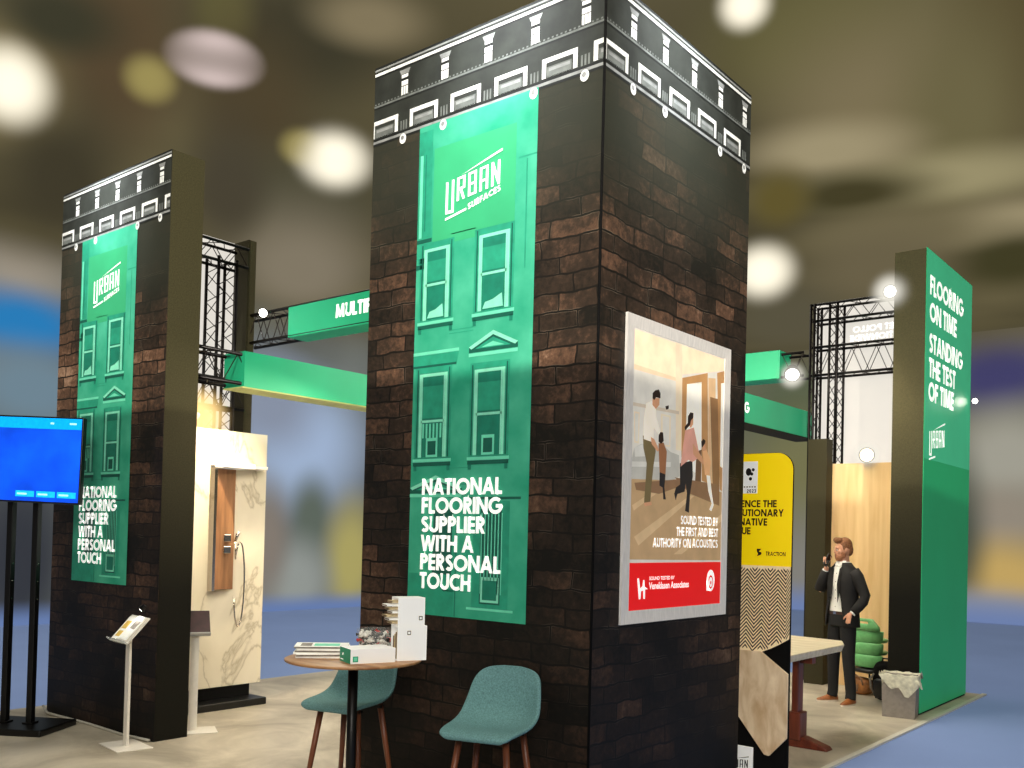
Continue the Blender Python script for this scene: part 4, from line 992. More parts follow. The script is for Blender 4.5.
# ================================================================== literature stands
def lit_stand(name, label, loc, rz, paper=True):
    t = thing(name, label, 'stand', loc, rz, None); t['_o'] = (0, 0, 0)
    b = MB(); b.box(-.2, .2, -.14, .14, 0, .008, 'white_paint'); b.build('base', t, bevel=.003)
    b = MB(); b.box(-.036, .036, -.01, .01, .008, .9, 'white_paint'); b.build('pole', t)
    M = Matrix.Translation((0, -.0, .93)) @ Matrix.Rotation(math.radians(48), 4, 'X')
    b = MB(); k = .18 if paper else .12; b.box(-k, k, -.13, .13, -.01, 0, 'white_paint' if paper else 'dark_cover', M); b.box(-k, k, -.135, -.125, -.01, .035, 'clear_acrylic', M); b.build('tray', t)
    return t, M
t, M = lit_stand('literature_stand', 'white literature stand holding open leaflets in front of the left tower', (-4.22, -.3, 0), math.radians(-8))
def leaflet(label, M2, mats, w=.1, h=.22, thick=.004):
    t = thing('leaflet', label, 'leaflet', (0, 0, 0)); t['_o'] = (0, 0, 0)
    b = MB(); b.box(-w / 2, w / 2, -h / 2, h / 2, 0, thick, mats[0], M2); b.build('pages', t)
    b = MB(); b.box(-w * .35, w * .3, -h * .05, h * .3, thick, thick + .001, mats[1], M2); b.box(-w * .3, w * .3, -h * .4, -h * .15, thick, thick + .001, mats[2], M2); b.build('cover_print', t)
R0 = Matrix.Translation((-4.22, -.3, 0)) @ Matrix.Rotation(math.radians(-8), 4, 'Z') @ M
leaflet('yellow and white leaflet on the left of the front literature tray', R0 @ Matrix.Translation((-.09, .0, .004)) @ Matrix.Rotation(.05, 4, 'Z'), ('paper', 'paper_yellow', 'paper_yellow'), .14, .22)
leaflet('white leaflet with grey picture on the right of the front literature tray', R0 @ Matrix.Translation((.075, .01, .009)) @ Matrix.Rotation(-.04, 4, 'Z'), ('paper', 'paper_grey', 'paper'), .15, .23)
spot_lamp((-4.12, -.26, 1.09), (-4.25, -.35, .9), 'small bright reading lamp clipped on the front literature tray', 'lamp_white', .025, 3, (1, 1, .95), 120)
t, M = lit_stand('literature_stand', 'white literature stand with dark tray beside the marble wall', (-4.36, .38, 0), math.radians(62), False)

# ================================================================== screen on a stand
t = thing('screen_stand', 'black two-post floor stand carrying the blue screen', 'stand', (-5.42, -.6, 0), math.radians(33)); t['_o'] = (0, 0, 0)
b = MB(); b.box(-.5, .36, -.27, .27, .0, .055, 'black_metal'); b.build('base', t, bevel=.012)
for x in (-.13, .1):
    b = MB(); b.box(x - .025, x + .025, -.03, .03, .055, 2.25, 'black_metal'); b.box(x - .045, x + .045, -.05, .05, .055, .07, 'black_metal')
    for z in (1.1, 1.25, 1.4): b.box(x - .027, x + .027, -.008, .008, z, z + .012, 'chrome')
    b.build('post', t, bevel=.004)
b = MB(); b.box(-.25, .22, -.05, -.03, 2.1, 2.4, 'black_metal'); b.build('bracket', t)
t = thing('television', 'wide flat screen showing a bright blue menu, cut by the left picture edge', 'screen', (-5.42, -.6, 2.29), math.radians(33)); t['_o'] = (0, 0, 0)
TM = Matrix.Rotation(math.radians(1.3), 4, 'Y')
b = MB(); b.box(-.7, .56, -.13, -.075, -.365, .365, 'black_plastic', TM); b.build('casing', t, bevel=.008)
b = MB(); q = TM
b.box(-.685, .545, -.1325, -.13, -.35, .35, 'screen_blue', q); b.box(-.685, .545, -.134, -.1325, .26, .35, 'screen_header', q)
for i in range(3): b.box(-.01 + i * .185, .155 + i * .185, -.134, -.1325, -.315, -.265, 'screen_button', q); b.box(.005 + i * .185, .09 + i * .185, -.135, -.134, -.298, -.284, 'screen_white', q)
b.box(.27, .3, -.135, -.134, .30, .315, 'screen_white', q); b.box(.44, .5, -.135, -.134, .30, .315, 'screen_white', q)
b.build('display', t)

# ================================================================== bar table and stools
TC = (-1.09, -.72)
t = thing('bar_table', 'round wooden bar table on a black pole in front of the middle tower', 'table', (TC[0], TC[1], 0), 0)
b = MB(); b.lathe([(0, 1.034), (.364, 1.034), (.374, 1.038), (.374, 1.047), (.368, 1.05), (0, 1.05)], 'tablewood', (TC[0], TC[1], 0), 64); b.build('tabletop', t)
b = MB(); b.tube([(TC[0], TC[1], .02), (TC[0], TC[1], 1.034)], .028, 'black_metal', 20); b.build('pole', t)
b = MB(); b.lathe([(0, 1.02), (.12, 1.02), (.13, 1.034), (0, 1.034)], 'black_metal', (TC[0], TC[1], 0)); b.build('mounting_plate', t)
b = MB(); b.lathe([(.24, 0), (.24, .012), (.2, .022), (.03, .03), (0, .03)], 'black_metal', (TC[0], TC[1], 0), 40); b.build('base', t)

def make_stool(label, loc, rz):
    t = thing('bar_stool', label, 'stool', loc, rz, 'teal upholstered bar stools'); t['_o'] = (0, 0, 0)
    prof = [(-.245, .682, .165, 0), (-.262, .697, .205, 0), (-.24, .712, .222, .004), (-.16, .712, .236, .012), (-.07, .7, .245, .028), (.02, .693, .25, .048), (.1, .7, .25, .07), (.16, .727, .248, .085),
            (.2, .78, .243, .085), (.22, .85, .234, .07), (.233, .92, .222, .055), (.243, .965, .203, .03), (.248, .995, .165, .015), (.25, 1.01, .11, .004), (.25, 1.016, .04, 0)]
    rings = []; NS = 16
    for i, (y, z, w, lift) in enumerate(prof):
        a = prof[max(i - 1, 0)]; c = prof[min(i + 1, len(prof) - 1)]
        ty, tz = c[0] - a[0], c[1] - a[1]; L_ = math.hypot(ty, tz); ny, nz = -tz / L_, ty / L_
        if i < 2: ny, nz = 0, 1
        w *= .92
        rings.append([Vector((w * (s * 2 / NS - 1), y + ny * lift * abs(s * 2 / NS - 1) ** 2.4, z + nz * lift * abs(s * 2 / NS - 1) ** 2.4)) for s in range(NS + 1)])
    b = MB(); b.rings(rings, 'chair_teal', close=False, cap=False)
    b.build('seat_shell', t, solid=.026, sub=2)
    for sx, sy in ((-1, -1), (1, -1), (1, 1), (-1, 1)):
        b = MB(); b.tube([(sx * .13, sy * .12 - .01, .69), (sx * .165, sy * .155 - .01, .4), (sx * .215, sy * .2 - .01, 0)], [.019, .017, .011], 'legwood', 14); b.build('leg', t)
    b = MB(); b.box(-.15, .15, -.145, -.105, .665, .682, 'black_metal'); b.box(-.15, .15, .085, .125, .665, .682, 'black_metal'); b.box(-.02, .02, -.13, .1, .665, .682, 'black_metal'); b.build('under_frame', t)
    return t
s1 = make_stool('teal bar stool with walnut legs standing right of the round table', (-.4, -.33, 0), math.radians(17))
dup(s1, (-1.53, -.33, 0), math.radians(14), 'teal bar stool half hidden behind the round bar table')

# ---- on the table
zt = 1.05
def rbox(name_or_mb, c, ang, lx, ly, z0, z1, m):
    M = Matrix.Translation((c[0], c[1], 0)) @ Matrix.Rotation(ang, 4, 'Z')
    return name_or_mb.box(-lx / 2, lx / 2, -ly / 2, ly / 2, z0, z1, m, M)
ang = math.atan2(.86, .5)     # long side of the boxes
# magazines
for i in range(6):
    mc = (-1.262 + .004 * math.sin(i * 2.1), -.795 + .005 * math.cos(i * 1.7)); a = math.radians(47 + 3 * math.sin(i * 1.9))
    z0 = zt + i * .0105
    t = thing('magazine', ['lowest', 'second from bottom', 'third from bottom', 'third from top', 'second from top', 'topmost'][i] + ' magazine of the stack at the left edge of the table', 'magazine', (mc[0], mc[1], z0), 0, 'magazines stacked on the round table')
    b = MB(); rbox(b, mc, a, .29, .205, z0, z0 + .0095, 'paper_grey' if i % 2 else 'paper'); b.build('pages', t)
    b = MB(); rbox(b, mc, a, .292, .207, z0 + .0095, z0 + .0104, 'paper')
    if i == 5: rbox(b, (mc[0] + .02, mc[1] + .02), a, .14, .12, z0 + .0104, z0 + .0108, 'g_light'); rbox(b, (mc[0] - .06, mc[1] - .06), a, .06, .14, z0 + .0104, z0 + .0108, 'paper_grey')
    b.build('cover', t)
# flat white carton with green end
pa = Vector((.357, .934)).normalized(); pb = Vector((-.934, .357)).normalized(); ang = math.atan2(.934, .357)
c0 = Vector((-.905, -.905)); Lb, Wb = .255, .165; cc = c0 + pa * Lb / 2 + pb * Wb / 2
t = thing('carton', 'long flat white box with green end at the front of the table', 'box', (cc.x, cc.y, zt), 0)
b = MB(); rbox(b, cc, ang, Lb, Wb, zt, zt + .078, 'white_plastic'); b.build('box_body', t, bevel=.002)
b = MB(); pr = Print((c0.x + pb.x * Wb, c0.y + pb.y * Wb, zt), (-pb.x, -pb.y, 0), (0, 0, 1), b)
pr.rect(0.001, Wb - .001, .001, .077, 'box_green', 1); pr.rect(.015, .06, .012, .016, 'letter_white', 2); pr.poly([(.04, .035), (.055, .037), (.06, .05), (.045, .048)], 'letter_white', 2)
pr = Print((c0.x, c0.y, zt), (pa.x, pa.y, 0), (0, 0, 1), b); pr.rect(.012, .042, .01, .04, 'box_green', 1); pr.rect(.017, .037, .015, .035, 'g_light', 2)
b.build('box_print', t)
# bowl with sweets
bc = Vector((-1.095, -.55))
t = thing('sweet_bowl', 'clear glass bowl full of wrapped sweets on the round table', 'bowl', (bc.x, bc.y, zt), 0)
b = MB(); b.lathe([(0, .0), (.06, .0), (.085, .02), (.105, .08), (.112, .15), (.108, .15), (.1, .08), (.08, .025), (.055, .008), (0, .008)], 'glass', (bc.x, bc.y, zt), 40); b.build('glass_bowl', t)
random.seed(11)
kinds = {}
for i in range(64):
    lay = i // 16; rr = (.07 + .012 * lay) * math.sqrt(random.random()) ; aa = random.random() * 2 * PI
    if lay < 3: rr = .055 + .012 * lay + random.random() * .01; aa = (i % 16) / 16 * 2 * PI + lay * .2
    z = zt + .022 + lay * .032 + random.random() * .01
    red = random.random() < .17; k = 'red' if red else ('black' if i % 2 else 'white')
    M = Matrix.Rotation(random.random() * 6, 4, 'Z') @ Matrix.Rotation(random.random() * 1.2 - .6, 4, 'X')
    tt = thing('wrapped_sweet', {'red': 'red wrapped sweet in the glass bowl', 'black': 'black wrapped sweet in the glass bowl', 'white': 'white wrapped sweet in the glass bowl'}[k], 'sweet', (bc.x + rr * math.cos(aa), bc.y + rr * math.sin(aa), z), 0,
               {'red': 'red wrapped sweets in the bowl', 'black': 'black wrapped sweets in the bowl', 'white': 'white wrapped sweets in the bowl'}[k])
    if k not in kinds:
        b = MB(); b.ell((0, 0, 0), (.02, .013, .012), 'candy_' + k, M, 10, 6); pr_ = M
        b.tube([M @ Vector((.014, 0, 0)), M @ Vector((.019, 0, 0)), M @ Vector((.028, 0, 0))], [.004, .003, .011], 'candy_' + k, 8)
        b.tube([M @ Vector((-.014, 0, 0)), M @ Vector((-.019, 0, 0)), M @ Vector((-.028, 0, 0))], [.004, .003, .011], 'candy_' + k, 8)
        kinds[k] = b.build('wrapper', tt, world=False)
    else:
        c = kinds[k].copy(); C.objects.link(c); c.parent = tt; c.rotation_euler = (random.random() * .8, random.random() * .8, random.random() * 6)
# a few red sweets lying before the bowl's rim
# two white brochure boxes one on the other
a2 = math.atan2(.9, .42); u2 = Vector((.42, .9)).normalized(); v2 = Vector((-.9, .42)).normalized(); base = Vector((-.84, -.63))
def holder(label, lo, hi, off, L_, W_2):
    c0 = base + u2 * off; c = c0 + u2 * L_ / 2 + v2 * W_2 / 2
    t = thing('brochure_box', label, 'box', (c.x, c.y, lo), 0)
    b = MB(); th = .006
    for (p, q, z0, z1) in (((0, L_), (0, th), lo, hi), ((0, L_), (W_2 - th, W_2), lo, hi), ((L_ - th, L_), (0, W_2), lo, hi), ((0, L_), (0, W_2), lo, lo + th), ((0, L_), (0, W_2), hi - th, hi)):
        cc_ = c0 + u2 * (p[0] + p[1]) / 2 + v2 * (q[0] + q[1]) / 2; rbox(b, cc_, a2, p[1] - p[0], q[1] - q[0], z0, z1, 'white_plastic')
    b.build('box_body', t)
    b = MB(); pr = Print((c0.x, c0.y, 0), (u2.x, u2.y, 0), (0, 0, 1), b)
    zz = hi - .05 if lo < 1.1 else lo + .03; uu = .055 if lo < 1.1 else L_ - .035
    pr.rect(uu, uu + .022, zz, zz + .024, 'paper_grey', 1); pr.rect(uu + .005, uu + .017, zz + .006, zz + .018, 'white_plastic', 2)
    b.build('box_print', t)
    return c0
z1 = zt + .19; z2 = z1 + .155
holder('lower white brochure box on the round table under the other box', zt, z1, 0, .17, .11)
holder('upper white box with brochures sticking out, topmost on the round table', z1, z2, .0, .155, .11)
for i in range(7):
    t = None
    M = Matrix.Translation((base.x, base.y, 0)) @ Matrix.Rotation(a2, 4, 'Z')
    zb = z1 + .012 + i * .019; out = -.03 - .016 * ((i * 7) % 3)
    b = MB(); b.box(out, .13, .012 + .004 * (i % 2), .098 - .004 * (i % 3), zb, zb + .011, 'paper_tan' if i % 2 == 0 else 'paper', M)
    b.box(out - .002, out, .012, .098, zb + .003, zb + .008, 'brown_print', M)
    tag(b.build('brochure'), ['lowest', 'second lowest', 'third lowest', 'middle', 'third highest', 'second highest', 'topmost'][i] + ' tan brochure sticking out of the upper white box', 'brochure', 'brochures in the upper white box')
for i in range(4):
    M = Matrix.Translation((base.x, base.y, 0)) @ Matrix.Rotation(a2, 4, 'Z')
    b = MB(); b.box(.006, .14, .015 + i * .021, .03 + i * .021, zt + .008, zt + .165 - .012 * i, 'brown_print' if i % 2 else 'paper_tan', M)
    tag(b.build('brochure'), 'brown patterned brochure standing inside the lower white box', 'brochure', 'brochures in the lower white box')

# ================================================================== table with slab top on the right
t = thing('slab_table', 'long pale-topped table on a red-brown trestle post near the yellow panel', 'table', (-.5, 3.8, 0), 0)
b = MB(); b.add([(-.85, 2.95, .775), (-.19, 2.95, .775), (-.19, 4.3, .775), (-.32, 4.6, .775), (-.85, 4.7, .775), (-.85, 2.95, .84), (-.17, 2.95, .84), (-.17, 4.32, .84), (-.3, 4.63, .84), (-.85, 4.73, .84)],
              [(4, 3, 2, 1, 0), (5, 6, 7, 8, 9), (0, 1, 6, 5), (1, 2, 7, 6), (2, 3, 8, 7), (3, 4, 9, 8), (4, 0, 5, 9)], 'slabtop'); b.build('tabletop', t, bevel=.008)
b = MB(); b.box(-.37, -.31, 3.62, 3.74, .06, .775, 'redwood'); b.box(-.4, -.28, 3.6, 3.76, .06, .3, 'redwood'); b.build('post', t, bevel=.012)
b = MB(); b.add([(-.62, 3.62, 0), (-.05, 3.62, 0), (-.05, 3.76, 0), (-.62, 3.76, 0), (-.6, 3.63, .035), (-.07, 3.63, .03), (-.07, 3.75, .03), (-.6, 3.75, .035), (-.42, 3.63, .09), (-.26, 3.63, .09), (-.26, 3.75, .09), (-.42, 3.75, .09)],
               [(3, 2, 1, 0), (0, 1, 5, 9, 8, 4), (2, 3, 7, 11, 10, 6), (1, 2, 6, 5), (3, 0, 4, 7), (4, 8, 11, 7), (8, 9, 10, 11), (9, 5, 6, 10)], 'redwood'); b.build('foot', t, bevel=.008)
b = MB(); b.box(-.8, -.2, 3.64, 3.72, .72, .775, 'redwood'); b.build('top_rail', t)

# ================================================================== stacked green chairs
def green_chair(label, z, first):
    # seen from behind: curved back with a hand slot over a tub seat
    t = thing('stacking_chair', label, 'chair', (-.81, 7.05, z), math.radians(-20), 'green chairs stacked by the wooden panel'); t['_o'] = (0, 0, 0)
    b = MB(); rings = []
    for i, (w, y, zz, cv) in enumerate([(.20, -.2, .0, .02), (.235, -.22, .04, .03), (.25, -.225, .1, .03), (.245, -.215, .15, .03)]):
        rings.append([Vector((w * math.sin(a), y + .12 * (1 - math.cos(a)), zz)) for a in [(-1 + j / 10) * 1.35 for j in range(21)]])
    b.rings(rings, 'green_plastic', close=False, cap=False); b.build('tub_side', t, solid=.02, sub=1)
    b = MB(); b.lathe([(0, .0), (.15, .0), (.165, .02), (.165, .035), (.14, .045), (0, .035)], 'green_plastic', (0, 0, 0), 28); b.build('seat', t)
    if first:
        b = MB(); P = []
        def bk(u, v): return Vector((u, -.225 + .5 * u * u + .05 * v, .15 + v))
        grid = [[bk(u * (1 - .35 * max(0, (v - .04)) / .09), v) for u in (-.24, -.12, -.1, 0, .1, .12, .24)] for v in (0, .05, .075, .1, .135)]
        fs = []; vs = [p for r in grid for p in r]
        for r in range(4):
            for c in range(6):
                if r == 2 and 1 < c + .5 < 5: continue
                fs.append((r * 7 + c, r * 7 + c + 1, (r + 1) * 7 + c + 1, (r + 1) * 7 + c))
        b.add(vs, fs, 'green_plastic', True); b.build('backrest', t, solid=.022)
    return t
green_chair('lowest green plastic chair of the stack behind the standing man', .33, False)
green_chair('middle green plastic chair of the stack behind the standing man', .47, False)
green_chair('topmost green plastic chair of the stack, with a hand slot', .61, True)
t = thing('stool_frame', 'black padded frame with legs under the stacked green chairs', 'stool', (-.81, 7.05, 0), math.radians(-20)); t['_o'] = (0, 0, 0)
b = MB(); b.ell((0, 0, .29), (.23, .22, .04), 'black_plastic', None, 24, 10, .7); b.build('seat_pad', t)
for sx in (-1, 1):
    for sy in (-1, 1):
        b = MB(); b.tube([(sx * .16, sy * .15, .28), (sx * .2, sy * .19, 0)], .012, 'black_metal', 8); b.build('leg', t)
t = thing('leather_bag', 'brown leather bag on the floor under the green chairs', 'bag', (-.93, 6.98, 0), math.radians(-20)); t['_o'] = (0, 0, 0)
b = MB(); b.ell((0, 0, .1), (.17, .1, .1), 'leather', None, 24, 14, .65); b.build('bag_body', t)
b = MB(); b.tube([(-.11, -.09, .12), (-.09, -.1, .2), (0, -.1, .235), (.09, -.1, .2), (.11, -.09, .12)], .01, 'brown_print', 8); b.build('handle', t)
b = MB(); b.box(-.05, .05, -.105, -.09, .04, .12, 'brown_print'); b.build('pocket', t, bevel=.005)
t = thing('backpack', 'black backpack leaning on the green tower behind the waste bin', 'bag', (-.56, 6.72, 0), math.radians(-15)); t['_o'] = (0, 0, 0)
b = MB(); b.ell((0, 0, .22), (.13, .1, .22), 'black_fabric', None, 24, 16, .6); b.build('bag_body', t)
b = MB(); b.ell((0, -.09, .14), (.09, .04, .11), 'black_plastic', None, 20, 12, .6); b.build('front_pocket', t)
b = MB(); b.tube([(-.04, 0, .42), (-.035, 0, .47), (.035, 0, .47), (.04, 0, .42)], .009, 'black_metal', 8); b.build('top_handle', t)
b = MB(); b.tube([(-.08, -.1, .3), (-.1, -.14, .24), (-.09, -.14, .14), (-.07, -.1, .08)], .012, 'paper_grey', 8); b.build('strap', t)
# waste bin
t = thing('waste_bin', 'grey square waste bin with a pale plastic liner at the foot of the green tower', 'bin', (-.13, 5.84, 0), math.radians(8)); t['_o'] = (0, 0, 0)
b = MB(); vs = []
for z, w in ((0, .155), (.42, .165), (.42, .155), (.02, .147)):
    vs += [(-w, -w * .75, z), (w, -w * .75, z), (w, w * .75, z), (-w, w * .75, z)]
fs = [(3, 2, 1, 0), (12, 13, 14, 15)]
for r in range(3): fs += [(r * 4 + i, r * 4 + (i + 1) % 4, (r + 1) * 4 + (i + 1) % 4, (r + 1) * 4 + i) for i in range(4)]
b.add(vs, fs, 'bin_grey'); b.build('bin_body', t)
b = MB(); rr = []; random.seed(5)
for k, (s, z) in enumerate(((.155, .33), (.166, .4), (.18, .44), (.186, .43), (.19, .39), (.192, .35))):
    ring = []
    for j in range(40):
        a = 2 * PI * j / 40; c, s_ = math.cos(a), math.sin(a); m_ = max(abs(c), abs(s_))
        dz = 0 if k < 4 else (.05 * math.sin(a * 2 + 1) - .05 * (a > 3.4) * math.sin(a) * 0 + .02 * math.sin(a * 7)) * (k - 3)
        w = s * (1 + .02 * math.sin(j * 2.3 + k))
        ring.append(Vector((c / m_ * w, s_ / m_ * w * .77, z + dz + .006 * math.sin(j * 1.7))))
    rr.append(ring)
b.rings(rr, 'liner', cap=False); b.tube([(.17, -.12, .39), (.2, -.14, .36), (.225, -.14, .31)], [.03, .02, .006], 'liner', 8); b.build('liner', t)
# ================================================================== the man on the phone
man = thing('person', 'man in dark suit and white shirt on the phone, one hand in his pocket', 'person', (-.86, 6.17, 0), math.radians(-25)); man['_o'] = (0, 0, 0); man.scale = (.93, .94, 1.01)
def seg(b, pts, m='skin', n=14): b.tube([p[:3] for p in pts], [p[3] for p in pts], m, n)
HM = Matrix.Translation((0, -.015, 1.665)) @ Matrix.Rotation(math.radians(-22), 4, 'Z') @ Matrix.Rotation(math.radians(6), 4, 'X')
def hp(x, y, z): return HM @ Vector((x, y, z))
b = MB(); R3 = HM.to_3x3()
b.ell(hp(0, .012, .022), (.075, .094, .1), 'skin', R3, 24, 16)                 # skull
b.ell(hp(0, -.02, -.045), (.058, .066, .07), 'skin', R3, 20, 14)               # jaw
b.ell(hp(0, -.068, -.094), (.026, .022, .02), 'skin', R3, 12, 8)               # chin
b.tube([hp(0, -.078, .03), hp(0, -.096, -.002), hp(0, -.1, -.02)], [.009, .013, .014], 'skin', 10)
b.ell(hp(0, -.094, -.022), (.018, .014, .011), 'skin', R3, 12, 8)
b.ell(hp(0, -.074, .03), (.05, .018, .012), 'skin', R3, 14, 8)                 # brow
for s in (-1, 1):
    b.ell(hp(s * .074, .008, -.005), (.012, .02, .032), 'skin', R3, 12, 8)
    b.ell(hp(s * .042, -.058, -.015), (.022, .022, .024), 'skin', R3, 12, 8)
seg(b, [(0, .02, 1.42, .07), (0, .015, 1.5, .06), (0, .005, 1.6, .058)])
# trunk
def ring(a, bb, z, y0=0, n=28, p=.8): return [Vector((math.copysign(abs(math.cos(t)) ** p, math.cos(t)) * a, y0 + math.copysign(abs(math.sin(t)) ** p, math.sin(t)) * bb, z)) for t in [2 * PI * j / n for j in range(n)]]
b.rings([ring(.15, .095, .88), ring(.165, .1, .96), ring(.15, .09, 1.08), ring(.155, .098, 1.22), ring(.172, .105, 1.35), ring(.165, .088, 1.43), ring(.09, .065, 1.485)], 'skin')
ARM_R = [(-.175, 0, 1.43, .055), (-.215, -.05, 1.33, .047), (-.245, -.11, 1.225, .04), (-.19, -.125, 1.36, .037), (-.135, -.128, 1.475, .028)]
ARM_L = [(.175, 0, 1.43, .055), (.235, .035, 1.3, .047), (.285, .055, 1.17, .04), (.255, -.01, 1.07, .036), (.215, -.075, .985, .028)]
seg(b, ARM_R); seg(b, ARM_L)
for s in (-1, 1): seg(b, [(s * .085, 0, .92, .085), (s * .105, -.01, .7, .07), (s * .125, -.015, .49, .052), (s * .135, .005, .3, .045), (s * .145, .02, .09, .035)])
# right hand closed round the phone beside the mouth
pc = Vector((-.118, -.14, 1.535))
b.ell(pc, (.018, .034, .045), 'skin', Matrix.Rotation(.25, 3, 'Y'))
for i in range(4):
    z = 1.572 - i * .021; L_ = (.9, 1, .95, .78)[i]
    seg(b, [(-.125, -.168, z, .0095), (-.118, -.168 - .03 * L_, z + .006, .009), (-.098, -.168 - .042 * L_, z + .008, .0085), (-.074, -.165 - .036 * L_, z + .006, .0075)], n=8)
seg(b, [(-.115, -.112, 1.535, .012), (-.1, -.105, 1.568, .011), (-.082, -.115, 1.59, .009)], n=8)
# left hand, thumb outside the pocket
b.ell((.2, -.1, .955), (.038, .02, .045), 'skin', Matrix.Rotation(.4, 3, 'Y'))
for i in range(4):
    x = .176 + i * .019; seg(b, [(x, -.107, .93, .0095), (x - .004, -.113, .9, .009), (x - .006, -.11, .873 + .006 * abs(i - 1), .0075)], n=8)
seg(b, [(.178, -.112, .965, .012), (.158, -.128, .945, .01), (.15, -.13, .922, .008)], n=8)
b.build('body', man, remesh=.0065, smooth_it=3)
# hair, beard, eyes, mouth
b = MB()
b.ell(hp(0, .026, .05), (.08, .092, .088), 'hair_ginger', R3, 24, 16); b.ell(hp(0, .075, .0), (.07, .045, .075), 'hair_ginger', R3, 20, 12)
b.ell(hp(.0, -.045, .108), (.062, .05, .034), 'hair_ginger', R3, 20, 12); b.ell(hp(-.02, -.06, .115), (.045, .035, .03), 'hair_ginger', R3, 16, 10)
for s in (-1, 1): b.ell(hp(s * .073, -.005, .03), (.008, .022, .035), 'hair_ginger', R3, 12, 8)
o = b.build('hair', man, remesh=.006, smooth_it=2)
b = MB(); b.ell(hp(0, -.05, -.075), (.052, .048, .045), 'beard_ginger', R3, 20, 12); b.ell(hp(0, -.09, -.042), (.026, .01, .007), 'beard_ginger', R3, 12, 8)
for s in (-1, 1): b.ell(hp(s * .055, -.018, -.05), (.012, .035, .04), 'beard_ginger', R3, 12, 8)
b.build('beard', man, remesh=.005, smooth_it=1)
for s in (-1, 1):
    b = MB(); b.ell(hp(s * .03, -.081, .006), (.013, .008, .007), 'shirt', R3, 10, 8); b.ell(hp(s * .03, -.087, .006), (.006, .004, .006), 'eye', R3, 8, 6); b.build('eye', man)
    b = MB(); b.tube([hp(s * .015, -.093, .03), hp(s * .032, -.091, .035), hp(s * .05, -.078, .028)], [.003, .004, .002], 'hair_ginger', 6); b.build('eyebrow', man)
b = MB(); b.tube([hp(-.022, -.086, -.058), hp(0, -.099, -.055), hp(.022, -.086, -.058)], [.003, .006, .003], 'lip', 8); b.build('mouth', man)
# shirt, belt, trousers
b = MB(); b.rings([ring(.17, .112, .985), ring(.162, .105, 1.1), ring(.168, .112, 1.22), ring(.182, .118, 1.35), ring(.172, .1, 1.43), ring(.105, .08, 1.485), ring(.07, .072, 1.515, .005), ring(.066, .068, 1.54, .008)], 'shirt', cap=False)
for z in (1.05, 1.14, 1.23, 1.32, 1.41): b.ell((0, -.117 + .012 * (z > 1.38), z), (.006, .003, .006), 'paper_grey', None, 8, 6)
b.build('shirt', man)
b = MB()
for s in (-1, 1): b.add([(0, -.078, 1.5), (s * .02, -.1, 1.49), (s * .065, -.07, 1.51), (s * .07, -.02, 1.55), (s * .045, -.05, 1.55)], [(0, 1, 2, 3, 4)], 'shirt')
b.build('shirt_collar', man, solid=.004)
b = MB(); b.rings([ring(.175, .118, .965), ring(.175, .118, 1.0)], 'belt_brown', cap=False); b.box(-.022, .022, -.126, -.116, .967, .998, 'chrome'); b.build('belt', man)
b = MB(); b.rings([ring(.172, .115, .99), ring(.182, .12, .93), ring(.178, .118, .84)], 'trousers')
for s in (-1, 1): seg(b, [(s * .088, 0, .93, .1), (s * .1, -.008, .72, .09), (s * .118, -.012, .5, .072), (s * .13, .0, .3, .064), (s * .142, .012, .12, .06), (s * .146, .0, .055, .062)], 'trousers', 18)
b.build('trousers', man, remesh=.009, smooth_it=3)
# jacket: open front
def jr(a, bb, z, g, y0=.0, n=34, p=.85):
    o = []
    for j in range(n + 1):
        t = -PI / 2 + math.radians(g) + (2 * PI - 2 * math.radians(g)) * j / n
        o.append(Vector((math.copysign(abs(math.cos(t)) ** p, math.cos(t)) * a, y0 + math.copysign(abs(math.sin(t)) ** p, math.sin(t)) * bb, z)))
    return o
b = MB(); b.rings([jr(.212, .15, .835, 42), jr(.21, .148, .88, 38), jr(.2, .138, 1.0, 31), jr(.187, .13, 1.1, 27), jr(.19, .135, 1.2, 21), jr(.202, .138, 1.32, 17), jr(.205, .126, 1.4, 17), jr(.185, .108, 1.45, 20), jr(.12, .09, 1.49, 26), jr(.082, .082, 1.525, 34)], 'suit', close=False)
seg(b, [(-.16, 0, 1.425, .072), (-.2, -.025, 1.38, .07), (-.222, -.06, 1.31, .062), (-.252, -.105, 1.23, .056), (-.24, -.135, 1.235, .054), (-.2, -.13, 1.33, .05), (-.155, -.13, 1.43, .043)], 'suit', 18)
seg(b, [(.16, 0, 1.425, .072), (.205, .015, 1.37, .07), (.245, .035, 1.28, .061), (.288, .055, 1.18, .055), (.285, .03, 1.12, .053), (.255, -.01, 1.06, .049), (.225, -.06, 1.0, .043)], 'suit', 18)
b.build('jacket', man, solid=.012)
b = MB()
for s in (-1, 1):
    b.add([(s * .05, -.132, 1.1), (s * .085, -.14, 1.2), (s * .1, -.143, 1.34), (s * .075, -.135, 1.37), (s * .095, -.128, 1.4), (s * .075, -.09, 1.49), (s * .045, -.1, 1.46), (s * .035, -.128, 1.3)], [(0, 1, 2, 3, 7), (3, 4, 5, 6, 7)], 'suit')
b.build('lapels', man, solid=.006)
b = MB(); b.tube([(-.163, -.13, 1.42), (-.15, -.13, 1.445)], [.036, .034], 'shirt', 14); b.build('shirt_cuff', man); b = MB(); b.tube([(.228, -.062, 1.0), (.22, -.072, .985)], [.036, .034], 'shirt', 14); b.build('shirt_cuff', man)
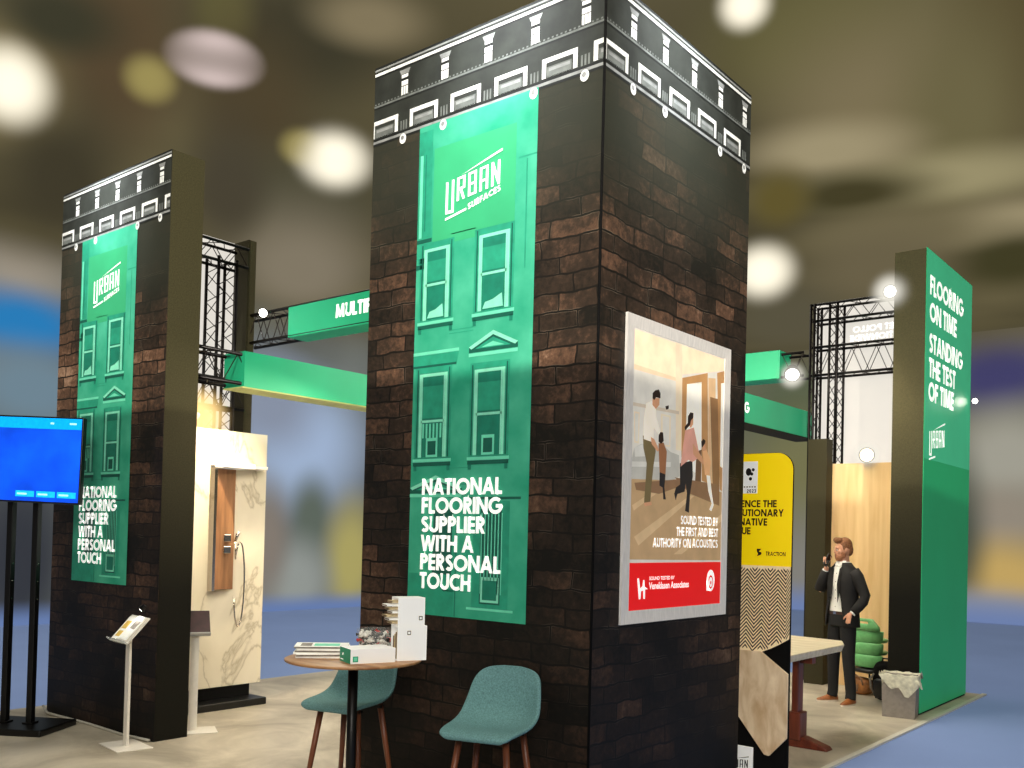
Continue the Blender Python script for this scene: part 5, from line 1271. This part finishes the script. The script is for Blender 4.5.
for s in (-1, 1):
    tm = Matrix.Translation((s * .15, 0, 0)) @ Matrix.Rotation(s * .25, 4, 'Z')
    b = MB(); rr = []
    for y, w, h in ((.075, .02, .05), (.07, .034, .075), (.03, .039, .1), (-.02, .041, .095), (-.07, .045, .065), (-.13, .044, .048), (-.175, .03, .036), (-.19, .012, .025)):
        rr.append([tm @ Vector((w * math.cos(a), y, .018 + max(0, math.sin(a)) * (h - .018) - max(0, -math.sin(a)) * .004)) for a in [2 * PI * j / 20 for j in range(20)]])
    b.rings(rr, 'shoe_tan'); sh = b.build('shoe', man)
    b = MB(); P = [(.048 * math.cos(a) * (1 if math.sin(a) < 0 else .82), -.055 + .138 * math.sin(a)) for a in [2 * PI * j / 24 for j in range(24)]]
    b.add([tm @ Vector((x, y, 0)) for x, y in P] + [tm @ Vector((x, y, .018)) for x, y in P], [tuple(reversed(range(24))), tuple(range(24, 48))] + [(j, (j + 1) % 24, 24 + (j + 1) % 24, 24 + j) for j in range(24)], 'sole'); b.build('sole', sh, world=False)
t = thing('mobile_phone', 'black phone held in the hand of the man in the suit', 'phone', (0, 0, 0)); t['_o'] = (0, 0, 0)
PM = Matrix.Translation((-.86, 6.17, 0)) @ Matrix.Rotation(math.radians(-25), 4, 'Z') @ Matrix.Translation((-.088, -.148, 1.565)) @ Matrix.Rotation(math.radians(-35), 4, 'X') @ Matrix.Rotation(.15, 4, 'Z')
b = MB(); b.box(-.005, .005, -.036, .036, -.072, .072, 'black_plastic', PM); b.build('casing', t, bevel=.003)
b = MB(); b.box(.005, .0056, -.033, .033, -.066, .066, 'eye', PM); b.build('display', t)

# ================================================================== light
def area(loc, target, sx, sy, power, col=(1, .96, .88)):
    L = bpy.data.lights.new('area', 'AREA'); L.shape = 'RECTANGLE'; L.size = sx; L.size_y = sy; L.energy = power; L.color = col
    o = bpy.data.objects.new('fill_area', L); C.objects.link(o); o.location = loc  # unseen fill lights, added to brighten the stand
    o.rotation_euler = (Vector(loc) - Vector(target)).to_track_quat('Z', 'Y').to_euler(); return o
area((1, -3, 13), (-2, 1, 0), 16, 12, 1100)
area((-8, 6, 13.2), (-3, 4, 0), 12, 12, 900)
area((9, -11, 7), (0, 0, 2.5), 5, 3, 1000)
# added spots, imitating the bloom on the cornices
def added_spot(loc, target, power, ang, col=(.92, .97, 1), blend=.9, size=.1):
    L = bpy.data.lights.new('added_spot', 'SPOT'); L.energy = power; L.color = col; L.spot_size = math.radians(ang); L.spot_blend = blend; L.shadow_soft_size = size
    o = bpy.data.objects.new('added_flood', L); C.objects.link(o); o.location = loc; o.rotation_euler = (Vector(loc) - Vector(target)).to_track_quat('Z', 'Y').to_euler(); return o
added_spot((-.75, -1.3, 6.4), (-.75, 0, 4.72), 420, 40)
added_spot((-.75, -1.3, 6.3), (-.75, 0, 4.76), 380, 24)
added_spot((1.4, .75, 6.3), (0, .75, 4.74), 380, 24)
added_spot((-5.2, -1.4, 6.3), (-5.2, 0, 4.76), 420, 24)
added_spot((1.4, .8, 6.3), (0, .8, 4.68), 420, 40)
added_spot((-5.2, -1.4, 6.4), (-5.2, 0, 4.75), 500, 44)
# added low spot; an unseen wall, put in to shape it, cuts it off at 2.7 m
added_spot((11, -15, 3.6), (-1.5, 2, 3.6), 15000, 75, (1, .93, .8), .5, .012)
struct(MB().box(-2, 16, -12.1, -12, -.015, 3.425, 'hallwall'), 'wall_front', 'unseen added wall that cuts off the low light')
# added fill inside the stand
area((-2.6, 4.6, 4.4), (-2.8, 5, 0), 3, 3, 260, (1, .9, .74))
area((-3.1, 1.2, 3.0), (-3.6, .8, 0), 1.6, 1.2, 45, (1, .86, .68))
added_spot((-4.75, .75, 2.95), (-5.22, 1.0, 2.4), 260, 85, (1, .84, .55), .9, .05)  # added to strengthen the glow on the marble
added_spot((-.6, 5.2, 4.2), (-.9, 7.2, 1.2), 130, 70, (1, .86, .62), .8, .15)

w = bpy.data.worlds.new('hall_air'); bpy.context.scene.world = w; w.use_nodes = True
w.node_tree.nodes['Background'].inputs[0].default_value = (.8, .74, .62, 1); w.node_tree.nodes['Background'].inputs[1].default_value = .15

# ================================================================== camera
cam = bpy.data.cameras.new('camera'); co = bpy.data.objects.new('camera', cam); C.objects.link(co)
yaw, pitch, roll = -0.68237, 0.01831, 0.02519
fw = Vector((math.sin(yaw) * math.cos(pitch), math.cos(yaw) * math.cos(pitch), math.sin(pitch)))
r = Vector((math.cos(yaw), -math.sin(yaw), 0)); u = r.cross(fw)
r2 = math.cos(roll) * r + math.sin(roll) * u; u2 = -math.sin(roll) * r + math.cos(roll) * u
M = Matrix((r2, u2, -fw)).transposed().to_4x4(); M.translation = Vector((2.9027, -4.271, 1.75))
co.matrix_world = M
cam.sensor_width = 36; cam.lens = 949.40019 * 36 / 1024; cam.shift_x = (512 - 512.24602) / 1024; cam.shift_y = (518.08043 - 384) / 1024
cam.clip_end = 200
bpy.context.scene.camera = co
for o in bpy.data.objects:
    if '_o' in o: del o['_o']
vs = bpy.context.scene.view_settings
vs.view_transform = 'Standard'; vs.look = 'None'; vs.exposure = 0; vs.gamma = 1
